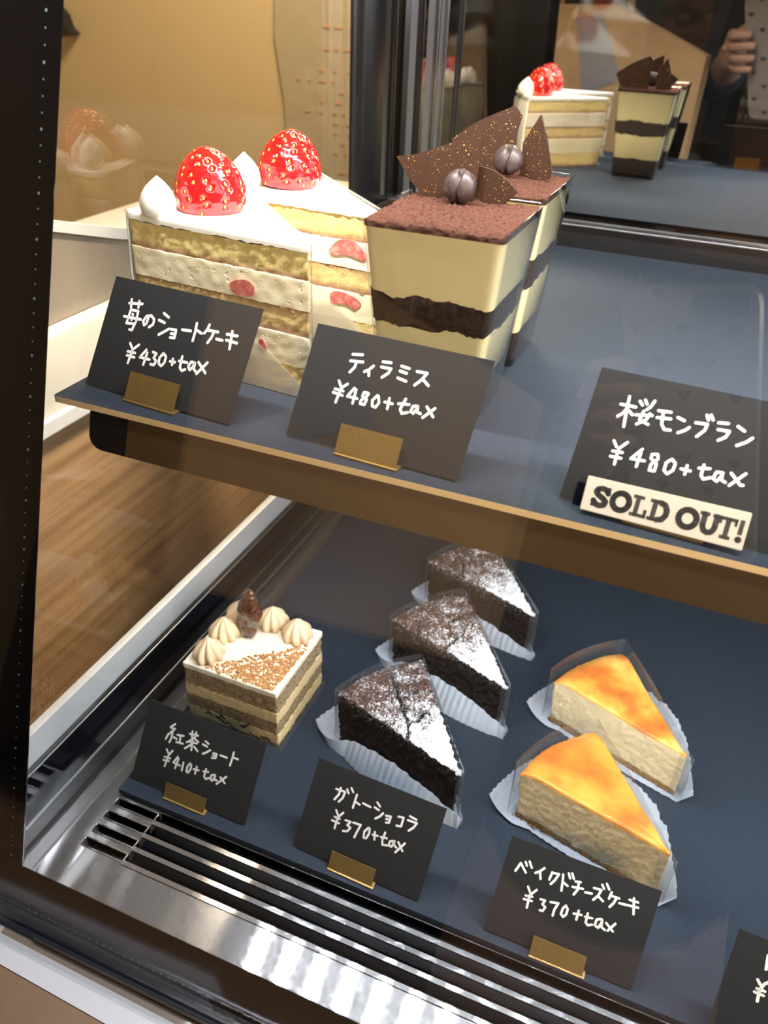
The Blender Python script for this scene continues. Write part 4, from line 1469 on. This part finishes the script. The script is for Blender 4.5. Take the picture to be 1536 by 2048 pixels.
def card(key, lab, o, yaw, tilt_, w, h, wr=1.4, holder=True, hx=(29, 59.5), hv=13.5, holderlab=None, lean=1.2):
    z0 = o[2]
    ya, ti = math.radians(yaw), math.radians(tilt_)
    u = Vector((math.cos(ya), math.sin(ya), 0))
    bk = Vector((-u.y, u.x, 0))
    v = Vector((0, 0, 1)) * math.cos(ti) + bk * math.sin(ti)
    n = u.cross(v)            # towards the customer
    O = Vector(o)
    fr = lambda a, b_, c: O + u * a + v * b_ + n * c
    t = thing('price_card', lab, 'price card', tuple(o), 'handwritten price cards')
    b = BM()
    sh = 2.6
    slab(b, [fr(0, 1.35, 0), fr(w, 1.35, 0), fr(w + sh, h, 0), fr(sh, h, 0)], -n * .7)
    link('card_panel', b, M['cardblack'], t)
    b = BM()
    for st in STROKES[key]:
        ribbon(b, st, wr, fr, .12)
    link('handwriting', b, M['chalk'], t, label='white handwritten name and price')
    if holder:
        hd = thing('card_holder', holderlab, 'card holder', tuple(O + u * (hx[0] + hx[1]) / 2), 'brass card holders')
        b = BM()
        f0 = 3.2
        slab(b, [fr(hx[0], -1.4, f0), fr(hx[1], -1.4, f0), fr(hx[1], hv, f0), fr(hx[0], hv, f0)], -n * .9)
        link('front_plate', b, M['brass'], hd)
        b = BM()
        y0 = O + n * f0 - v * 1.4
        base = Vector((0, 0, z0 + .15))
        pts = []
        for a, d in ((hx[0], -4.2), (hx[1] + lean, -4.2), (hx[1] + lean, 24), (hx[0], 24)):
            q = O + u * a + bk * d
            pts.append(Vector((q.x, q.y, z0 + .15)))
        slab(b, pts, (0, 0, .9))
        link('foot', b, M['brass'], hd)
        b = BM()
        slab(b, [fr(hx[0], 1.6, -.85), fr(hx[1], 1.6, -.85), fr(hx[1], 14, -.85), fr(hx[0], 14, -.85)], -n * .8)
        link('rear_plate', b, M['brass'], hd)
    return fr, n, u, v, bk


card('straw', 'price card for the strawberry shortcake, \u00a5430+tax, far left on the upper shelf', (-286.0, 302.5, 0), -4.9, 31, 90, 58,
     holderlab='brass holder gripping the \u00a5430 shortcake card at far left')
card('tira', 'price card for the tiramisu, \u00a5480+tax, in front of the clear cups', (-167.0, 298.4, 0), -3.5, 29.2, 86, 54.5, wr=1.3, hx=(27.7, 58.3), hv=13,
     holderlab='brass holder gripping the tiramisu card on the upper shelf')
fr, n_, u_, v_, bk_ = card('mont', 'price card for the cherry blossom mont blanc behind the sold out plate', (-38.0, 300.0, 0), -3.5, 29.5, 90, 57.5, wr=1.2, hx=(27.5, 58), hv=4.5,
     holderlab='brass holder below the sold out plate')
card('tea', 'price card for the tea shortcake, \u00a5410+tax, beside the left steel rail', (-289.1, 283.8, LZ), -1, 29.5, 90.7, 59, 1.4, hx=(29.2, 61), hv=9.6,
     holderlab='brass holder gripping the \u00a5410 tea shortcake card')
card('gato', 'price card for the chocolate gateau, \u00a5370+tax, in front of the three dark slices', (-162.5, 282.0, LZ), -2, 30.9, 87, 62, 1.4, hx=(27.2, 57.4), hv=10.4,
     holderlab='brass holder gripping the chocolate gateau card')
card('chee', 'price card for the baked cheesecake, \u00a5370+tax, in front of the two golden slices', (-33.9, 278.6, LZ), -.3, 34, 86, 59.5, 1.4, hx=(28.5, 59.3), hv=10.4,
     holderlab='brass holder gripping the baked cheesecake card')
card('last', 'price card cut off by the lower right corner of the photo', (91.1, 267.0, LZ), -1, 31, 90, 66, 1.6, holder=False)

# sold out plate leaning on the mont blanc card
sd = thing('sold_out_sign', 'ivory SOLD OUT! plate leaning on the mont blanc price card', 'sign', (0, 297, 1))
q = lambda a, b_, c=0: fr(a, b_, 4.6 + c)
b = BM()
pts = [q(10.3, -1.2), q(73.4, -.6), q(73.2, 14.4), q(10.0, 13.0)]
slab(b, pts, n_ * 1.7)
bmesh.ops.bevel(b, geom=list(b.edges), offset=.3, segments=2, affect='EDGES')
link('plate', b, M['signwhite'], sd, smooth=30)
b = BM()
Lq = lambda a, b_, c: q(10.3 + a, -1.0 + b_ + a * .012, 1.78)


def letter(ch, x, w, y0=2.4, hh=8.6):
    SW = 2.5

    def rib(ps, w_=SW):
        ribbon(b, [(x + a * w, y0 + c * hh) for a, c in ps], w_, Lq, 0)

    def bar(x0, y0_, x1, y1_):
        b.faces.new([b.verts.new(Lq(x + a * w, y0 + c * hh, 0)) for a, c in ((x0, y0_), (x1, y0_), (x1, y1_), (x0, y1_))])
    s1 = .16
    if ch == 'O':
        rib([(.5 + .40 * math.cos(2 * PI * k / 20), .5 + .40 * math.sin(2 * PI * k / 20)) for k in range(21)], 2.4)
    elif ch == 'S':
        rib([(.86, .72), (.74, .86), (.5, .90), (.24, .84), (.16, .70), (.3, .57), (.6, .46), (.82, .33), (.78, .16), (.52, .08), (.26, .12), (.12, .26)], 2.3)
        bar(.80, .62, .98, 1.0); bar(.0, 0, .18, .38)
    elif ch == 'L':
        bar(.2, 0, .48, 1); bar(0, 0, 1, s1); bar(.02, 1 - s1, .7, 1); bar(.80, 0, 1, .4)
    elif ch == 'D':
        bar(.14, 0, .38, 1); bar(0, 0, .55, s1); bar(0, 1 - s1, .55, 1)
        rib([(.5, .90), (.72, .84), (.86, .62), (.86, .38), (.72, .16), (.5, .10)], 2.3)
    elif ch == 'U':
        bar(0, 1 - s1, .46, 1); bar(.6, 1 - s1, 1.02, 1)
        rib([(.24, .9), (.24, .36), (.34, .16), (.52, .1), (.7, .16), (.8, .36), (.8, .9)], 2.2)
    elif ch == 'T':
        bar(.36, 0, .64, 1); bar(0, 1 - s1, 1, 1); bar(.2, 0, .8, s1); bar(0, .66, .15, 1); bar(.85, .66, 1, 1)
    elif ch == '!':
        bar(.2, .34, .8, 1.02)
        rib([(.5, .12), (.52, .12)], 2.6)


for ch, x, w in (('S', 3.6, 6.8), ('O', 10.9, 8.2), ('L', 19.2, 6.4), ('D', 26.0, 8.0), ('O', 36.8, 8.4), ('U', 45.0, 8.0), ('T', 52.4, 6.6), ('!', 59.2, 2.8)):
    letter(ch, x, w)
link('lettering', b, M['ink'], sd, label='black stamped slab letters SOLD OUT!')
b = BM()
slab(b, [fr(6.0, .2, .4), fr(14, .2, .4), fr(14, 9.6, .4), fr(6.0, 9.6, .4)], n_ * .4)
slab(b, [q(10.0, 2, -1.2), q(14, 2, -1.2), q(14, 9, -1.2), q(10, 9, -1.2)], n_ * .8)
link('tape_tab', b, M['frit'], sd, label='black tape tab behind the plate')

# ================================================================ the customer in front of the case (seen only as reflections)
M['skin'] = plain('skin', (.52, .30, .21), .5, var=.05)
M['coat'] = plain('dark wool coat', (.014, .012, .012), .85)
M['hair'] = plain('dark hair', (.012, .009, .008), .5)
M['kraft'] = plain('kraft paper', (.50, .31, .15), .75, var=.08, size=25)
M['case'] = plain('pale phone case', (.44, .405, .38), .35)
M['heart'] = plain('dark heart print', (.09, .07, .085), .4)
M['lens'] = plain('dark lens glass', (.02, .02, .025), .1)
CF = -back
K = lambda a, b_, c: Vector((0, 0, 180)) + right * a + up * b_ + CF * c


def skin_mesh(name, pts, edges, mat, parent, sub=2, root=0):
    o = tuple(origin(parent))
    me = bpy.data.meshes.new(name)
    me.from_pydata([[(p[0][k] - o[k]) * S for k in range(3)] for p in pts], edges, [])
    ob = bpy.data.objects.new(name, me)
    COL.objects.link(ob)
    ob.parent = parent
    me.materials.append(mat)
    m = ob.modifiers.new('skin', 'SKIN')
    for v, p in zip(me.skin_vertices[0].data, pts):
        v.radius = (p[1] * S, p[1] * S)
        v.use_root = False
    me.skin_vertices[0].data[root].use_root = True
    m.use_smooth_shade = True
    s = ob.modifiers.new('sub', 'SUBSURF')
    s.levels = s.render_levels = sub
    return ob


ph = thing('phone', 'phone in a pale case printed with hearts, mirrored in the front glass', 'phone', tuple(K(-14, -90, -7)))
ol = rounded([(-60, -192), (33, -192), (33, 13), (-60, 13)], 13, 6)
b = BM()
slab(b, [K(p.x, p.y, -3.2) for p in ol], -CF * 8)
link('phone_case', b, M['case'], ph, smooth=30)
b = BM()
slab(b, [K(p.x, p.y, -11.3) for p in rounded([(-57, -189), (30, -189), (30, 10), (-57, 10)], 11, 6)], -CF * .6)
link('screen', b, M['lens'], ph)
b = BM()
slab(b, [K(p.x, p.y, -2.6) for p in rounded([(-10, -5), (27, -5), (27, 9.5), (-10, 9.5)], 7, 2)], -CF * .55)
link('camera_window', b, M['lens'], ph, label='dark oblong camera window')
hearts = []
for row in range(9):
    bb = 9.5 - row * 23.6
    for a in ((-33, 1) if row % 2 == 0 else (-50, -16, 19)):
        if not (bb > 0 and a == 1):
            hearts.append((a, bb))
for a, bb in hearts:
    b = BM()
    pts = []
    for k in range(26):
        th = 2 * PI * k / 26
        pts.append((a + .30 * 16 * math.sin(th) ** 3, bb + .30 * (13 * math.cos(th) - 5 * math.cos(2 * th) - 2 * math.cos(3 * th) - math.cos(4 * th))))
    b.faces.new([b.verts.new(K(x, y, -3.1)) for x, y in pts])
    link('heart_print', b, M['heart'], ph, label='small dark printed heart')

pe = thing('person', 'person in a dark coat holding a phone, mirrored in the case glass', 'person', (40, -430, FL))
V = lambda x, y, z: Vector((x, y, z))
hp = [(V(40, -430, -330), 125), (V(40, -425, -60), 120), (V(40, -425, 190), 135), (V(40, -425, 330), 90), (V(40, -420, 410), 48),
      (V(40, -400, 500), 70), (V(40, -400, 580), 82), (V(40, -405, 660), 55),
      (V(-150, -425, 320), 62), (V(-200, -400, 60), 46), (K(-128, -150, -60), 30), (K(-100, -105, -30), 24), (K(-88, -82, -17), 21),
      (V(230, -425, 320), 62), (V(275, -400, 40), 46), (V(240, -300, -210), 34), (V(215, -255, -245), 22),
      (V(-40, -430, -480), 90), (V(-45, -425, -800), 62), (V(-50, -430, -1110), 40), (V(120, -430, -480), 90), (V(125, -425, -800), 62), (V(130, -430, -1110), 40),
      (V(40, -318, 570), 16)]
ed = [(0, 1), (1, 2), (2, 3), (3, 4), (4, 5), (5, 6), (6, 7), (3, 8), (8, 9), (9, 10), (10, 11), (11, 12), (3, 13), (13, 14), (14, 15), (15, 16),
      (0, 17), (17, 18), (18, 19), (0, 20), (20, 21), (21, 22), (6, 23)]
# four fingers laid on the back of the phone and the thumb on its front
for j, (bb, tipa, r0) in enumerate([(-42, -44, 8.2), (-60, -38, 8.8), (-80, -40, 8.4), (-99, -47, 7.4)]):
    n0 = len(hp)
    hp += [(K(-84, bb - 4, -6), r0 + 1.5), (K(-74, bb, 5), r0), (K(tipa - 14, bb + 2, 6.5), r0 * .92), (K(tipa, bb + 1, 5), r0 * .78)]
    ed += [(12, n0), (n0, n0 + 1), (n0 + 1, n0 + 2), (n0 + 2, n0 + 3)]
n0 = len(hp)
hp += [(K(-80, -62, -30), 13), (K(-62, -48, -25), 10), (K(-42, -40, -21), 8)]
ed += [(12, n0), (n0, n0 + 1), (n0 + 1, n0 + 2)]
skin_mesh('body', hp, ed, M['skin'], pe)
cp = [(V(40, -430, -420), 170), (V(40, -427, -60), 142), (V(40, -427, 190), 156), (V(40, -427, 335), 105), (V(40, -424, 385), 66),
      (V(-150, -427, 320), 78), (V(-202, -402, 60), 62), (K(-132, -156, -64), 42), (K(-118, -134, -50), 37),
      (V(230, -427, 320), 78), (V(277, -402, 40), 62), (V(242, -302, -205), 46)]
ce = [(0, 1), (1, 2), (2, 3), (3, 4), (3, 5), (5, 6), (6, 7), (7, 8), (3, 9), (9, 10), (10, 11)]
skin_mesh('coat', cp, ce, M['coat'], pe)
b = BM()
ellipsoid(b, (40, -418, 615), 98, 104, 92, None, 24, 16)
ellipsoid(b, (40, -455, 520), 92, 70, 130, None, 24, 16)
link('hair', b, M['hair'], pe, smooth='all')

kb = thing('paper_bag', 'kraft paper bag carried by the customer, mirrored in the back doors', 'paper bag', (-230, -80, -107))
b = BM()
slab(b, [V(-401.1, -60, 168.5), V(-255.9, -60, 172.4), V(-95.5, -60, 107.4), V(-98.4, -60, -96.9), V(-382.0, -60, -106.5)], (6, -38, 0))
link('bag_body', b, M['kraft'], kb)
b = BM()
slab(b, [V(-315.1, -58.5, 151.3), V(-272.2, -58.5, 159.0), V(-224.4, -58.5, 65.4), V(-286.5, -58.5, 36.8)], (0, -1, 0))
link('bag_label', b, M['label'], kb, label='pale patch on the bag')
for y in (-63, -95):
    b = BM()
    pr_ = [(-290 + 60 * math.cos(t_), y, 165 + 70 * math.sin(t_)) for t_ in [PI * k / 12 for k in range(13)]]
    for p0, p1 in zip(pr_, pr_[1:]):
        d_ = Vector(p1) - Vector(p0)
        bmesh.ops.create_cone(b, cap_ends=True, segments=8, radius1=3, radius2=3, depth=d_.length * 1.1,
                              matrix=Matrix.Translation((Vector(p0) + Vector(p1)) / 2) @ d_.to_track_quat('Z', 'Y').to_matrix().to_4x4())
    link('handle', b, M['kraft'], kb)
